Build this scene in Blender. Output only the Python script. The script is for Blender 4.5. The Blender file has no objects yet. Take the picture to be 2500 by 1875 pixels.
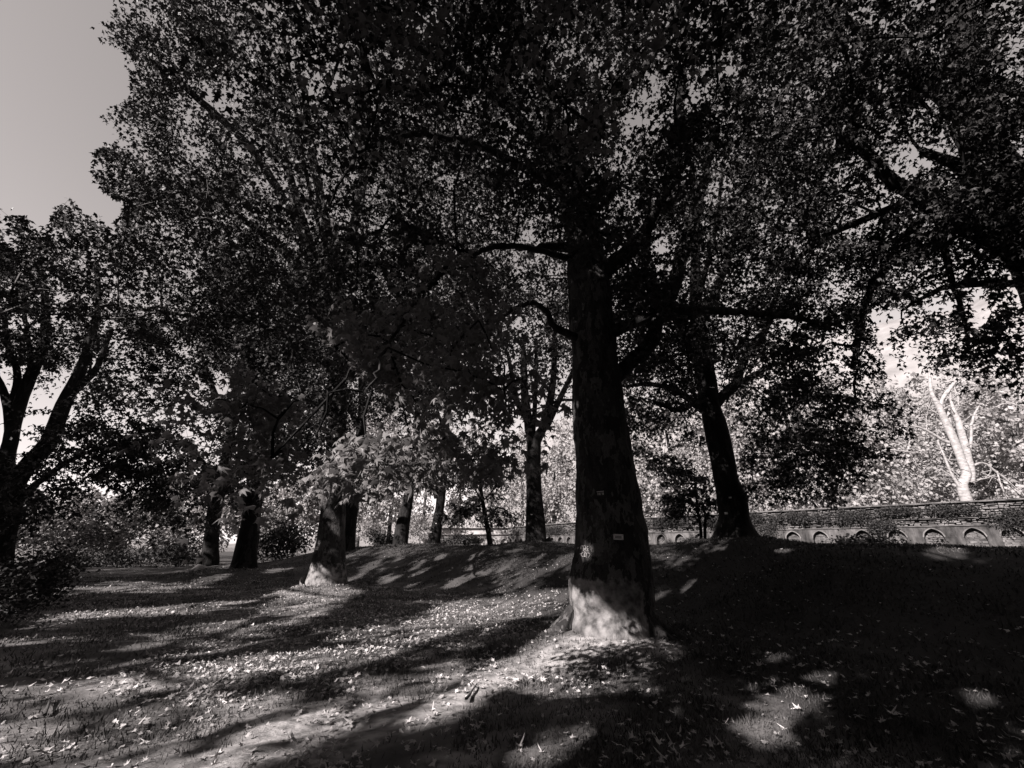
import bpy, math, random
import numpy as np
from mathutils import Vector, Matrix

# ------------------------------------------------------------------ camera, sky, sun, exposure
SC = bpy.context.scene
COL = SC.collection
R = math.radians
FPX, CX, CY = 1030.0, 1250.0, 937.5          # focal length and centre in photo pixels (2500 x 1875)
PITCH, CAMZ = R(21.0), 1.6
cam_d = bpy.data.cameras.new("camera")
cam_d.sensor_width = 36.0
cam_d.lens = 36.0 * FPX / 2500.0
cam_d.clip_end = 6000.0
cam_d.clip_start = 0.05
cam = bpy.data.objects.new("camera", cam_d)
COL.objects.link(cam)
cam.location = (0, 0, CAMZ)
cam.rotation_euler = (R(90) + PITCH, 0, 0)
SC.camera = cam

SUN_AZ, SUN_EL = R(223.0), R(31.0)           # bearing clockwise from +Y, elevation
to_sun = np.array([math.sin(SUN_AZ) * math.cos(SUN_EL), math.cos(SUN_AZ) * math.cos(SUN_EL), math.sin(SUN_EL)])
W = bpy.data.worlds.new("World")
SC.world = W
W.use_nodes = True
nt = W.node_tree
nt.nodes.clear()
sky = nt.nodes.new("ShaderNodeTexSky")
sky.sky_type = 'NISHITA'
sky.sun_disc = False
sky.sun_elevation = SUN_EL
sky.sun_rotation = SUN_AZ
sky.altitude = 1500.0
sky.air_density = 1.0
sky.dust_density = 0.4
bw = nt.nodes.new("ShaderNodeVectorMath")      # monochrome as a blue sensitive plate sees it
bw.operation = 'DOT_PRODUCT'
bw.inputs[1].default_value = (0.10, 0.25, 0.65)
mul = nt.nodes.new("ShaderNodeMix")
mul.data_type = 'RGBA'
mul.blend_type = 'MULTIPLY'
mul.inputs[0].default_value = 1.0
mul.inputs[7].default_value = (1.0, 0.915, 0.90, 1)      # warm monochrome print
bg = nt.nodes.new("ShaderNodeBackground")
bg.inputs[1].default_value = 0.105
wo = nt.nodes.new("ShaderNodeOutputWorld")
nt.links.new(sky.outputs[0], bw.inputs[0])
nt.links.new(bw.outputs["Value"], mul.inputs[6])
nt.links.new(mul.outputs[2], bg.inputs[0])
nt.links.new(bg.outputs[0], wo.inputs[0])

sun_d = bpy.data.lights.new("sun", 'SUN')
sun_d.energy = 5.0
sun_d.angle = R(0.5)
sun_d.color = (1.0, 0.94, 0.92)
sun = bpy.data.objects.new("sun", sun_d)
COL.objects.link(sun)
sun.rotation_euler = Vector((-to_sun[0], -to_sun[1], -to_sun[2])).to_track_quat('-Z', 'Y').to_euler()

SC.view_settings.view_transform = 'Standard'
SC.view_settings.look = 'None'
SC.view_settings.exposure = 1.0
SC.view_settings.gamma = 1.0
SC.view_settings.use_curve_mapping = False
SC.render.engine = 'CYCLES'
SC.cycles.max_bounces = 4
SC.cycles.diffuse_bounces = 1
SC.cycles.glossy_bounces = 2

random.seed(11)
rng = np.random.default_rng(11)

# ------------------------------------------------------------------ pixel <-> place
cp, sp = math.cos(PITCH), math.sin(PITCH)


def ray(px, py):
    u = CY - py
    return np.array([px - CX, FPX * cp - u * sp, FPX * sp + u * cp])


def P(px, py, Y):
    d = ray(px, py)
    d = d * (Y / d[1])
    return np.array([d[0], d[1], d[2] + CAMZ])


def pix_scale(py, Y):                         # metres per photo pixel at depth Y on row py
    return Y / (FPX * cp - (CY - py) * sp)


def project(p):
    x, y, z = p[:, 0], p[:, 1], p[:, 2] - CAMZ
    f = y * cp + z * sp
    u = -y * sp + z * cp
    ok = f > 0.05
    fs = np.where(ok, f, 1.0)
    return CX + FPX * x / fs, CY - FPX * u / fs, ok


def smooth(a, b, x):
    t = np.clip((x - a) / (b - a), 0, 1)
    return t * t * (3 - 2 * t)


MOUNDS = []                                   # root mounds: x, y, height, radius


def ground_h(x, y):
    x = np.asarray(x, float)
    y = np.asarray(y, float)
    v = -0.72 * x + 0.69 * y
    u = 0.69 * x + 0.72 * y + 0.16 * np.maximum(0, v - 24)
    wob = 0.5 * np.sin(0.31 * v + 0.6) + 0.3 * np.sin(0.83 * v)
    h = 1.55 * smooth(9.2, 17.0, u + wob * 0.8) * (1 - smooth(31, 43, v))
    h = h - 0.5 * smooth(19, 27, u) * smooth(1.0, 1.4, h)
    h = h + 0.03 * np.sin(0.9 * x + 0.4 * y) + 0.025 * np.sin(1.7 * y - 0.8 * x) + 0.012 * np.sin(4.1 * x + 2.3 * y)
    for mx, my, mh, mr in MOUNDS:
        d2 = (x - mx) ** 2 + (y - my) ** 2
        h = h + mh * np.exp(-d2 / (mr * mr))
    return h


def gh(x, y):
    return float(ground_h(np.array([x]), np.array([y]))[0])


# tree bases -------------------------------------------------------
BASE = dict(A=(1.78, 8.6), B=(-6.75, 16.8), C=(-15.2, 26.0), H=(8.5, 17.0), F4=(1.3, 24.0), D=(-22.5, 33.0))
MOUNDS += [(1.75, 8.5, 0.30, 1.7), (-6.75, 16.7, 0.32, 2.1), (-15.2, 25.8, 0.5, 3.0), (8.5, 17.0, 0.36, 2.2),
           (1.3, 24.0, 0.32, 2.2), (-22.5, 33.0, 0.3, 2.4), (-7.8, 31.5, 0.2, 2.0), (-5.2, 29.0, 0.15, 2.0), (13.5, 15.8, 0.12, 2.5)]

# ------------------------------------------------------------------ masks in the picture (where sun reaches the ground, where leaves stay clear)
GW, GH, GC = 700, 520, 4.0                    # 4-pixel cells; origin shifted by 150 px
gx, gy = np.meshgrid((np.arange(GW) + 0.5) * GC - 150, (np.arange(GH) + 0.5) * GC - 100)


def inpoly(px, py, poly):
    poly = np.asarray(poly, float)
    res = np.zeros(px.shape, bool)
    n = len(poly)
    j = n - 1
    for i in range(n):
        xi, yi = poly[i]
        xj, yj = poly[j]
        c = ((yi > py) != (yj > py)) & (px < (xj - xi) * (py - yi) / (yj - yi + 1e-9) + xi)
        res ^= c
        j = i
    return res


LIT = np.zeros((GH, GW))


def lit_poly(poly, v):
    m = inpoly(gx, gy, poly)
    LIT[m] = np.maximum(LIT[m], v)


def streak(x0, y0, x1, y1, w, v=1.0):
    dx, dy = x1 - x0, y1 - y0
    L = math.hypot(dx, dy)
    t = ((gx - x0) * dx + (gy - y0) * dy) / (L * L)
    d = np.abs((gx - x0) * dy - (gy - y0) * dx) / L
    m = (t > 0) & (t < 1) & (d < w * np.clip(4 * t * (1 - t), 0.2, 1))
    LIT[m] = np.maximum(LIT[m], v)


lit_poly([(-150, 1690), (150, 1640), (420, 1610), (700, 1560), (900, 1540), (1120, 1470), (1390, 1450), (1392, 1535), (1300, 1560),
          (1180, 1640), (1000, 1710), (860, 1780), (700, 1850), (600, 1960), (-150, 1960)], 0.93)
lit_poly([(-150, 1700), (380, 1625), (800, 1590), (900, 1640), (600, 1700), (250, 1790), (-150, 1820)], 0.985)
lit_poly([(1790, 1800), (1860, 1740), (1930, 1690), (1990, 1640), (2060, 1640), (2030, 1690), (1950, 1750), (1880, 1800)], 0.97)
lit_poly([(1240, 1870), (1300, 1800), (1420, 1780), (1440, 1810), (1330, 1880)], 0.97)
lit_poly([(2340, 1720), (2360, 1690), (2420, 1690), (2430, 1725)], 0.97)
lit_poly([(2440, 1460), (2500, 1435), (2560, 1430), (2560, 1470), (2470, 1475)], 0.99)
lit_poly([(2250, 1350), (2290, 1337), (2350, 1340), (2360, 1360), (2290, 1368)], 1.0)
lit_poly([(1860, 1610), (1880, 1595), (1930, 1598), (1920, 1618)], 0.95)
streak(120, 1438, 520, 1434, 6)
streak(180, 1424, 480, 1425, 3)
streak(440, 1436, 570, 1400, 8)
streak(230, 1446, 460, 1444, 4, 0.97)
streak(40, 1535, 330, 1490, 14, 0.98)
streak(150, 1500, 620, 1485, 10, 0.95)
streak(420, 1533, 760, 1520, 11, 0.97)
streak(300, 1555, 700, 1545, 10, 0.9)
streak(420, 1480, 640, 1468, 5)
streak(640, 1490, 880, 1440, 34, 0.97)
streak(700, 1450, 860, 1434, 22, 1.0)
streak(620, 1502, 820, 1500, 6)
streak(-100, 1570, 260, 1560, 7, 0.9)
streak(1060, 1490, 1400, 1448, 14, 0.98)
streak(1090, 1497, 1330, 1470, 10, 0.98)
streak(1180, 1468, 1400, 1440, 7)
streak(900, 1560, 1200, 1515, 26, 0.95)
for (a, b, c, d, w) in [(834, 1366, 866, 1351, 5), (874, 1403, 935, 1362, 9), (918, 1420, 962, 1400, 6), (1018, 1422, 1072, 1384, 9),
                        (1080, 1440, 1134, 1404, 7), (1146, 1370, 1172, 1350, 7), (1143, 1393, 1164, 1376, 7), (1345, 1392, 1402, 1354, 13),
                        (1300, 1470, 1395, 1440, 10), (1322, 1410, 1372, 1364, 6), (1175, 1408, 1202, 1388, 6), (1000, 1395, 1040, 1366, 6),
                        (960, 1373, 985, 1358, 5), (1200, 1450, 1260, 1424, 6), (1655, 1450, 1720, 1410, 12), (1690, 1425, 1740, 1408, 9),
                        (1635, 1380, 1660, 1372, 6), (1880, 1345, 1940, 1342, 6), (548, 1388, 568, 1372, 7), (535, 1386, 566, 1380, 5),
                        (905, 1440, 990, 1398, 7), (985, 1440, 1030, 1412, 6), (1060, 1370, 1090, 1352, 6), (1090, 1440, 1180, 1392, 8), (1210, 1400, 1262, 1362, 7), (1250, 1440, 1330, 1392, 8), (1290, 1380, 1330, 1352, 6), (850, 1420, 900, 1392, 6), (640, 1400, 720, 1385, 5), (1560, 1480, 1640, 1440, 8),
                        (730, 1445, 790, 1425, 7), (1230, 1348, 1275, 1342, 4), (1740, 1338, 1800, 1336, 4), (2080, 1560, 2110, 1545, 10),
                        (2370, 1400, 2400, 1392, 8), (2100, 1660, 2130, 1640, 9), (2440, 1590, 2520, 1570, 9)]:
    streak(a, b, c, d, w * 0.72)

LIT[inpoly(gx, gy, [(640, 1705), (860, 1625), (1080, 1570), (1230, 1530), (1300, 1530), (1150, 1612), (1000, 1690), (820, 1760)])] *= 0.78
# broken, streaky light between the branches
br_ = np.sin(gy / 10.0 + 1.6 * np.sin(gx / 150.0)) + np.sin(gy / 19.0 - gx / 230.0 + 2.0 * np.sin(gx / 85.0)) + 0.7 * np.sin(gx / 31.0 + gy / 13.0)
LIT[(br_ < -0.35) & (gy > 1500) & (gx < 1240)] *= 0.35
for (a, b, c, d, w) in [(-200, 1612, 340, 1586, 22), (320, 1592, 540, 1572, 13), (-200, 1724, 345, 1688, 7), (-200, 1770, 320, 1742, 10), (-200, 1822, 520, 1768, 9), (-200, 1880, 340, 1838, 9), (620, 1690, 900, 1640, 12),
                        (880, 1660, 1060, 1590, 14), (1000, 1590, 1180, 1540, 10), (600, 1600, 860, 1570, 7), (420, 1700, 600, 1672, 6), (540, 1850, 740, 1780, 12)]:
    dx_, dy_ = c - a, d - b
    L_ = math.hypot(dx_, dy_)
    t_ = ((gx - a) * dx_ + (gy - b) * dy_) / (L_ * L_)
    LIT[(t_ > 0) & (t_ < 1) & (np.abs((gx - a) * dy_ - (gy - b) * dx_) / L_ < w * np.clip(4 * t_ * (1 - t_), 0.3, 1))] = 0.0
LIT[inpoly(gx, gy, [(1080, 1700), (1130, 1640), (1200, 1560), (1215, 1515), (1390, 1500), (1395, 1560), (1300, 1640), (1180, 1720)])] = 0.0
for (a, b, c, d, w) in [(1510, 1490, 1320, 1585, 36), (1430, 1505, 1200, 1680, 33), (1330, 1580, 1050, 1745, 30), (1200, 1680, 980, 1775, 22)]:
    streak(a, b, c, d, w)
OPEN_SKY = [(-900, -3000), (250, -3000), (290, -60), (262, 30), (225, 70), (240, 95), (300, 130), (318, 190), (322, 235), (258, 268), (245, 290), (285, 318),
            (222, 385), (222, 430), (262, 475), (305, 490), (300, 520), (275, 560), (240, 520), (205, 522), (170, 480), (145, 500),
            (120, 545), (95, 560), (70, 530), (40, 505), (0, 490), (-900, 470)]
LOW_CLEAR = [(520, 1310), (640, 1270), (780, 1240), (900, 1215), (1100, 1185), (1250, 1170), (1330, 1150), (1400, 1130), (1560, 1150), (1620, 1200), (1800, 1240), (1960, 1225),
             (2060, 1242), (2140, 1130), (2230, 1112), (2228, 1000), (2218, 935), (2262, 905), (2330, 950), (2400, 985), (2440, 968),
             (2520, 985), (2900, 990), (2900, 1950), (520, 1950)]
GAPS = [[(1316, 1200), (1330, 1110), (1352, 1020), (1398, 1005), (1402, 1200)],
        [(1740, 180), (1780, 150), (1800, 170), (1760, 195)], [(2310, 415), (2345, 405), (2350, 435), (2320, 430)],
        [(2125, 800), (2120, 750), (2200, 760), (2190, 800), (2150, 830)], [(2360, 700), (2400, 690), (2420, 780), (2380, 800)],
        [(2140, 830), (2170, 800), (2215, 980), (2190, 1000)], [(0, 850), (25, 900), (30, 1000), (0, 1000)],
        [(520, 910), (560, 900), (565, 960), (530, 965)], [(1580, 590), (1630, 570), (1640, 610), (1600, 620)]]
TRUNK_A_CLEAR = [(1390, 640), (1500, 640), (1560, 1150), (1620, 1560), (1385, 1560)]
TRUNK_H_CLEAR = [(1712, 900), (1755, 900), (1800, 1150), (1860, 1340), (1730, 1340), (1735, 1100)]


def mask_value(px, py):
    ix = ((px + 150) / GC).astype(int)
    iy = ((py + 100) / GC).astype(int)
    ok = (ix >= 0) & (ix < GW) & (iy >= 0) & (iy < GH)
    r = np.zeros(px.shape)
    r[ok] = LIT[iy[ok], ix[ok]]
    return r


BASES_LIT = []                                # points on trunks that the sun reaches: (x, y, z, radius)


def sun_gap(p):
    """probability that a leaf at p is missing because the photo shows sun behind it"""
    s = (p[:, 2] - 0.3) / to_sun[2]
    for _ in range(6):
        gxp = p[:, 0] - to_sun[0] * s
        gyp = p[:, 1] - to_sun[1] * s
        s = 0.4 * s + 0.6 * (p[:, 2] - ground_h(gxp, gyp)) / to_sun[2]
    q = np.stack([p[:, 0] - to_sun[0] * s, p[:, 1] - to_sun[1] * s, p[:, 2] - to_sun[2] * s], 1)
    px, py, ok = project(q)
    v = np.where(ok, mask_value(np.where(ok, px, 0), np.where(ok, py, 0)), 0)
    uu, vv_ = 0.69 * q[:, 0] + 0.72 * q[:, 1], -0.72 * q[:, 0] + 0.69 * q[:, 1]
    v = np.where((uu > 18.0) & (vv_ < 31), 0, v)
    for (bx, by, bz, br, lo) in BASES_LIT:
        w = p - np.array([bx, by, bz])
        al = w @ to_sun
        d = np.linalg.norm(w - al[:, None] * to_sun, axis=1)
        v = np.where((d < br) & (al > lo), 1.0, v)
    return v


# ------------------------------------------------------------------ mesh helpers
def link(name, me, mat=None, parent=None, kind=None):
    o = bpy.data.objects.new(name, me)
    COL.objects.link(o)
    if mat is not None and me is not None and len(me.materials) == 0:
        me.materials.append(mat)
    if parent is not None:
        o.parent = parent
    if kind:
        o['kind'] = kind
    return o


def np_mesh(name, verts, faces, k, smooth_=False):
    """verts (N,3), faces (M,k) all of k corners"""
    me = bpy.data.meshes.new(name)
    verts = np.ascontiguousarray(verts, np.float32)
    faces = np.ascontiguousarray(faces, np.int32)
    me.vertices.add(len(verts))
    me.vertices.foreach_set("co", verts.ravel())
    me.loops.add(faces.size)
    me.loops.foreach_set("vertex_index", faces.ravel())
    me.polygons.add(len(faces))
    me.polygons.foreach_set("loop_start", np.arange(0, faces.size, k, dtype=np.int32))
    if smooth_:
        me.polygons.foreach_set("use_smooth", np.ones(len(faces), bool))
    me.update(calc_edges=True)
    return me


def thing(name, label, cat, loc, group=None):
    o = bpy.data.objects.new(name, None)
    COL.objects.link(o)
    o.location = loc
    o.empty_display_size = 0.3
    tag(o, label, cat, group)
    return o


def tag(o, label, cat, group=None):
    o['label'] = label
    o['category'] = cat
    if group:
        o['group'] = group


def resample(pts, rad, step):
    pts = np.asarray(pts, float)
    rad = np.asarray(rad, float)
    n = len(pts)
    out, ro = [], []
    for i in range(n - 1):
        p0, p1, p2, p3 = pts[max(i - 1, 0)], pts[i], pts[i + 1], pts[min(i + 2, n - 1)]
        m = max(2, int(np.linalg.norm(p2 - p1) / step))
        for j in range(m):
            t = j / m
            t2, t3 = t * t, t * t * t
            out.append(0.5 * ((2 * p1) + (-p0 + p2) * t + (2 * p0 - 5 * p1 + 4 * p2 - p3) * t2 + (-p0 + 3 * p1 - 3 * p2 + p3) * t3))
            ro.append(rad[i] * (1 - t) + rad[i + 1] * t)
    out.append(pts[-1])
    ro.append(rad[-1])
    return np.array(out), np.array(ro)


def tube(pts, rad, seg=10, lump=0.06, disp=None, seed=0):
    """tube along pts; returns verts, quads"""
    pts = np.asarray(pts, float)
    n = len(pts)
    tan = np.gradient(pts, axis=0)
    tan /= np.linalg.norm(tan, axis=1)[:, None] + 1e-9
    ref = np.array([0.0, 1.0, 0.0])
    V = []
    a = np.linspace(0, 2 * math.pi, seg, endpoint=False)
    r_ = np.random.default_rng(seed)
    ph = r_.uniform(0, 6.28, 6)
    for i in range(n):
        t = tan[i]
        if abs(t @ ref) > 0.95:
            ref = np.array([1.0, 0.0, 0.0])
        x = np.cross(ref, t)
        x /= np.linalg.norm(x)
        y = np.cross(t, x)
        ref = y
        rr = rad[i] * (1 + lump * (np.sin(2 * a + ph[0] + i * 0.21) + 0.7 * np.sin(3 * a + ph[1] - i * 0.17) + 0.5 * np.sin(5 * a + ph[2] + i * 0.4)))
        if disp is not None:
            rr = rr * disp(a, pts[i], x, y)
        V.append(pts[i] + np.cos(a)[:, None] * x * rr[:, None] + np.sin(a)[:, None] * y * rr[:, None])
    V = np.concatenate(V)
    F = []
    for i in range(n - 1):
        b = i * seg
        for j in range(seg):
            k = (j + 1) % seg
            F.append((b + j, b + k, b + seg + k, b + seg + j))
    # closing cap at the tip
    V = np.concatenate([V, pts[-1:] + tan[-1:] * rad[-1] * 0.6])
    b = (n - 1) * seg
    for j in range(seg):
        k = (j + 1) % seg
        F.append((b + j, b + k, len(V) - 1, len(V) - 1))
    return V, F


def pyd_mesh(name, V, F, smooth_=True):
    me = bpy.data.meshes.new(name)
    F2 = []
    for f in F:
        if len(f) == 4 and f[2] == f[3]:
            f = f[:3]
        F2.append(tuple(int(i) for i in f))
    me.from_pydata([tuple(v) for v in V], [], F2)
    if smooth_:
        me.polygons.foreach_set("use_smooth", np.ones(len(F2), bool))
    me.update()
    return me


# ------------------------------------------------------------------ materials (all in warm greys: the place was taken in monochrome)
TINT = (1.0, 0.955, 0.945)


def grey(v):
    return (v * TINT[0], v * TINT[1], v * TINT[2], 1)


def mat(name, stops, scale=5.0, detail=6.0, rough=0.8, spec=0.25, bump=0.0, bscale=30.0, stretch=None, coord='Object', kind='noise', dist=0.0, per_object=0.0):
    m = bpy.data.materials.new(name)
    m.use_nodes = True
    t = m.node_tree
    b = t.nodes["Principled BSDF"]
    b.inputs["Roughness"].default_value = rough
    b.inputs["Specular IOR Level"].default_value = spec
    tc = t.nodes.new("ShaderNodeTexCoord")
    mp = t.nodes.new("ShaderNodeMapping")
    t.links.new(tc.outputs[coord], mp.inputs[0])
    if stretch:
        mp.inputs["Scale"].default_value = stretch
    if kind == 'noise':
        nz = t.nodes.new("ShaderNodeTexNoise")
        nz.inputs["Scale"].default_value = scale
        nz.inputs["Detail"].default_value = detail
        nz.inputs["Roughness"].default_value = 0.62
        nz.inputs["Distortion"].default_value = dist
        src = nz.outputs[0]
        t.links.new(mp.outputs[0], nz.inputs["Vector"])
    else:
        n0 = t.nodes.new("ShaderNodeTexNoise")
        n0.inputs["Scale"].default_value = scale * 0.8
        n0.inputs["Detail"].default_value = 5
        add = t.nodes.new("ShaderNodeMix")
        add.data_type = 'VECTOR'
        add.inputs[0].default_value = 0.35
        t.links.new(mp.outputs[0], n0.inputs["Vector"])
        t.links.new(mp.outputs[0], add.inputs[4])
        t.links.new(n0.outputs[1], add.inputs[5])
        nz = t.nodes.new("ShaderNodeTexVoronoi")
        nz.inputs["Scale"].default_value = scale
        t.links.new(add.outputs[1], nz.inputs["Vector"])
        sep = t.nodes.new("ShaderNodeSeparateColor")
        t.links.new(nz.outputs["Color"], sep.inputs[0])
        n1 = t.nodes.new("ShaderNodeTexNoise")
        n1.inputs["Scale"].default_value = scale * 6
        n1.inputs["Detail"].default_value = 6
        t.links.new(mp.outputs[0], n1.inputs["Vector"])
        mx = t.nodes.new("ShaderNodeMix")
        mx.data_type = 'FLOAT'
        mx.inputs[0].default_value = 0.45
        t.links.new(sep.outputs[0], mx.inputs[2])
        t.links.new(n1.outputs[0], mx.inputs[3])
        src = mx.outputs[0]
    if per_object:
        oi = t.nodes.new("ShaderNodeObjectInfo")
        ma = t.nodes.new("ShaderNodeMath")
        ma.operation = 'MULTIPLY_ADD'
        ma.inputs[1].default_value = per_object
        t.links.new(oi.outputs["Random"], ma.inputs[0])
        t.links.new(src, ma.inputs[2])
        src = ma.outputs[0]
    cr = t.nodes.new("ShaderNodeValToRGB")
    e = cr.color_ramp.elements
    e[0].position, e[0].color = stops[0][0], grey(stops[0][1])
    e[1].position, e[1].color = stops[-1][0], grey(stops[-1][1])
    for pos, v in stops[1:-1]:
        q = e.new(pos)
        q.color = grey(v)
    t.links.new(src, cr.inputs[0])
    t.links.new(cr.outputs[0], b.inputs["Base Color"])
    if bump:
        n2 = t.nodes.new("ShaderNodeTexNoise")
        n2.inputs["Scale"].default_value = bscale
        n2.inputs["Detail"].default_value = 8
        n2.inputs["Roughness"].default_value = 0.65
        t.links.new(mp.outputs[0], n2.inputs["Vector"])
        bp = t.nodes.new("ShaderNodeBump")
        bp.inputs["Strength"].default_value = bump
        bp.inputs["Distance"].default_value = 0.03
        t.links.new(n2.outputs[0], bp.inputs["Height"])
        t.links.new(bp.outputs[0], b.inputs["Normal"])
    return m


M = dict(
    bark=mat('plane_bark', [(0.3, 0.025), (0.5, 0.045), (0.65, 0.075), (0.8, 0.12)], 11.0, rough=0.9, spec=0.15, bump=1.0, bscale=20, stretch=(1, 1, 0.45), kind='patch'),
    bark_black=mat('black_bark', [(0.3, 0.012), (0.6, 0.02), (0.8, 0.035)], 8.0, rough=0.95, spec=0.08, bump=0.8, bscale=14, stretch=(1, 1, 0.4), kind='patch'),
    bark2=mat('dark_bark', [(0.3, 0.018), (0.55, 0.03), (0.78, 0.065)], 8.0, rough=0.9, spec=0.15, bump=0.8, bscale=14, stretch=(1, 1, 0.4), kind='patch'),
    limb=mat('limb_bark', [(0.3, 0.03), (0.55, 0.06), (0.78, 0.16)], 9.0, rough=0.85, spec=0.2, bump=0.5, bscale=20, kind='patch'),
    twig=mat('twig_bark', [(0.3, 0.05), (0.7, 0.12)], 6.0, rough=0.8, spec=0.2),
    dead=mat('bare_pale_wood', [(0.3, 0.16), (0.48, 0.3), (0.7, 0.44)], 2.4, rough=0.8, spec=0.2, bump=0.4, bscale=8, stretch=(1, 1, 2.2)),
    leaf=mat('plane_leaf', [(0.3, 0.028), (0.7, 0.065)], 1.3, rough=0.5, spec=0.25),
    leaf_near=mat('near_plane_leaf', [(0.3, 0.11), (0.9, 0.24)], 9.0, rough=0.45, spec=0.35, per_object=0.25),  # paler than the other leaves: light on the near boughs put into colour
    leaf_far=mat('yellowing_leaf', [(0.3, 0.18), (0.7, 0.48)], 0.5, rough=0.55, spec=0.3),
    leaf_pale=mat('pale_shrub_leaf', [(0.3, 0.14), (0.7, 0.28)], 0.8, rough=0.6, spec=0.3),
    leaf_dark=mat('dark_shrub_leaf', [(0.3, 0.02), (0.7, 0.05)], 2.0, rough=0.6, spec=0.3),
    litter=mat('dry_leaf', [(0.3, 0.2), (0.5, 0.45), (0.68, 0.68)], 9.0, rough=0.6, spec=0.3, coord='Object'),
    litter1=mat('dry_leaf_single', [(0.25, 0.2), (0.6, 0.45), (0.95, 0.66)], 6.0, rough=0.55, spec=0.35, per_object=0.5),
    grass=mat('dry_grass_blade', [(0.3, 0.05), (0.7, 0.15)], 0.8, rough=0.6, spec=0.15),
    turf=mat('shaded_green_blade', [(0.3, 0.04), (0.7, 0.10)], 0.8, rough=0.6, spec=0.12),  # darker than the dry blades, which also deepens the shade
    ground=mat('lawn_soil', [(0.3, 0.06), (0.46, 0.12), (0.58, 0.24), (0.72, 0.40)], 0.55, detail=12, rough=0.95, spec=0.1, bump=1.0, bscale=9),
    hill=mat('dry_hillside', [(0.3, 0.18), (0.5, 0.25), (0.7, 0.32)], 0.045, detail=14, rough=0.95, spec=0.05),
    plaster=mat('old_lime_plaster', [(0.38, 0.02), (0.5, 0.055), (0.6, 0.09), (0.75, 0.15)], 1.8, detail=12, rough=0.9, spec=0.15, bump=0.9, bscale=7, stretch=(1, 1, 0.4), per_object=0.16),
    stone=mat('wall_stone', [(0.3, 0.04), (0.5, 0.10), (0.7, 0.2)], 1.1, detail=8, rough=0.9, spec=0.15, bump=0.8, bscale=10, per_object=0.2),
    mortar=mat('wall_mortar', [(0.3, 0.05), (0.7, 0.11)], 2.0, detail=8, rough=0.95, spec=0.1, bump=0.8, bscale=12),
    white=mat('whitewash', [(0.3, 0.28), (0.7, 0.5)], 1.0, detail=8, rough=0.85, spec=0.2),
    plate_black=mat('black_enamel', [(0.3, 0.012), (0.7, 0.03)], 8, rough=0.5, spec=0.4),
    plate_white=mat('white_enamel', [(0.3, 0.62), (0.7, 0.8)], 12, rough=0.5, spec=0.4),
    plate_grey=mat('grey_print', [(0.3, 0.2), (0.7, 0.42)], 60, rough=0.6),
    nail=mat('dark_nail', [(0.3, 0.02), (0.7, 0.05)], 20, rough=0.5),
)

def translucent(m, w):
    t = m.node_tree
    b = t.nodes["Principled BSDF"]
    tr = t.nodes.new("ShaderNodeBsdfTranslucent")
    t.links.new(b.inputs["Base Color"].links[0].from_socket, tr.inputs[0])
    mx = t.nodes.new("ShaderNodeMixShader")
    mx.inputs[0].default_value = w
    t.links.new(b.outputs[0], mx.inputs[1])
    t.links.new(tr.outputs[0], mx.inputs[2])
    t.links.new(mx.outputs[0], t.nodes["Material Output"].inputs[0])


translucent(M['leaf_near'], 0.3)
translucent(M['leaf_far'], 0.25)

def sunlit_bark(m):
    """paler bark on the trunk feet: sunlight put into the colour"""
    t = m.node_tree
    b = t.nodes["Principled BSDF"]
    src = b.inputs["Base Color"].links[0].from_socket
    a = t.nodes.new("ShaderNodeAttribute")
    a.attribute_name = "sun_pale"
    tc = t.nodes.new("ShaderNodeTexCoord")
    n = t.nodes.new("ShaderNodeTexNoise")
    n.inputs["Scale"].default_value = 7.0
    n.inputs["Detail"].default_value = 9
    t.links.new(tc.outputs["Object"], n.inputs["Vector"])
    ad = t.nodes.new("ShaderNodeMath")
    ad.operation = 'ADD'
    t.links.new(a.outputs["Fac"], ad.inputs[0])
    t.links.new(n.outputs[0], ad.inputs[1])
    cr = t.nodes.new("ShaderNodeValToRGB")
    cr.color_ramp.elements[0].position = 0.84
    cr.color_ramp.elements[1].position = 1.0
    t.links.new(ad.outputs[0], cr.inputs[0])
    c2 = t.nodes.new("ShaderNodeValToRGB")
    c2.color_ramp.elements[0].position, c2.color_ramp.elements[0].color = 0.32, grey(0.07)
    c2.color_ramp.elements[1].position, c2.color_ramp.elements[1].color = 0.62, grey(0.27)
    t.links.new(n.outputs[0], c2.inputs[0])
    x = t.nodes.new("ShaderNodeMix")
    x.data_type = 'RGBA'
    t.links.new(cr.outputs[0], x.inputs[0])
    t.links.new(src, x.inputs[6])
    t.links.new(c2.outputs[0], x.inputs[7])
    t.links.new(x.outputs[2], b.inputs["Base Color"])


sunlit_bark(M['bark'])

# ------------------------------------------------------------------ leaf shapes (base at the origin, tip along +Y, length about 1)


def lobes(spec):
    return np.array([(0.34 * 0 + r * math.sin(R(a)), 0.36 + r * math.cos(R(a)), z) for a, r, z in spec])


def fan(outline, cz=0.05):
    V = np.concatenate([[(0, 0.36, cz)], outline])
    n = len(outline)
    F = np.array([(0, 1 + i, 1 + (i + 1) % n) for i in range(n)])
    return V, F


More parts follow.
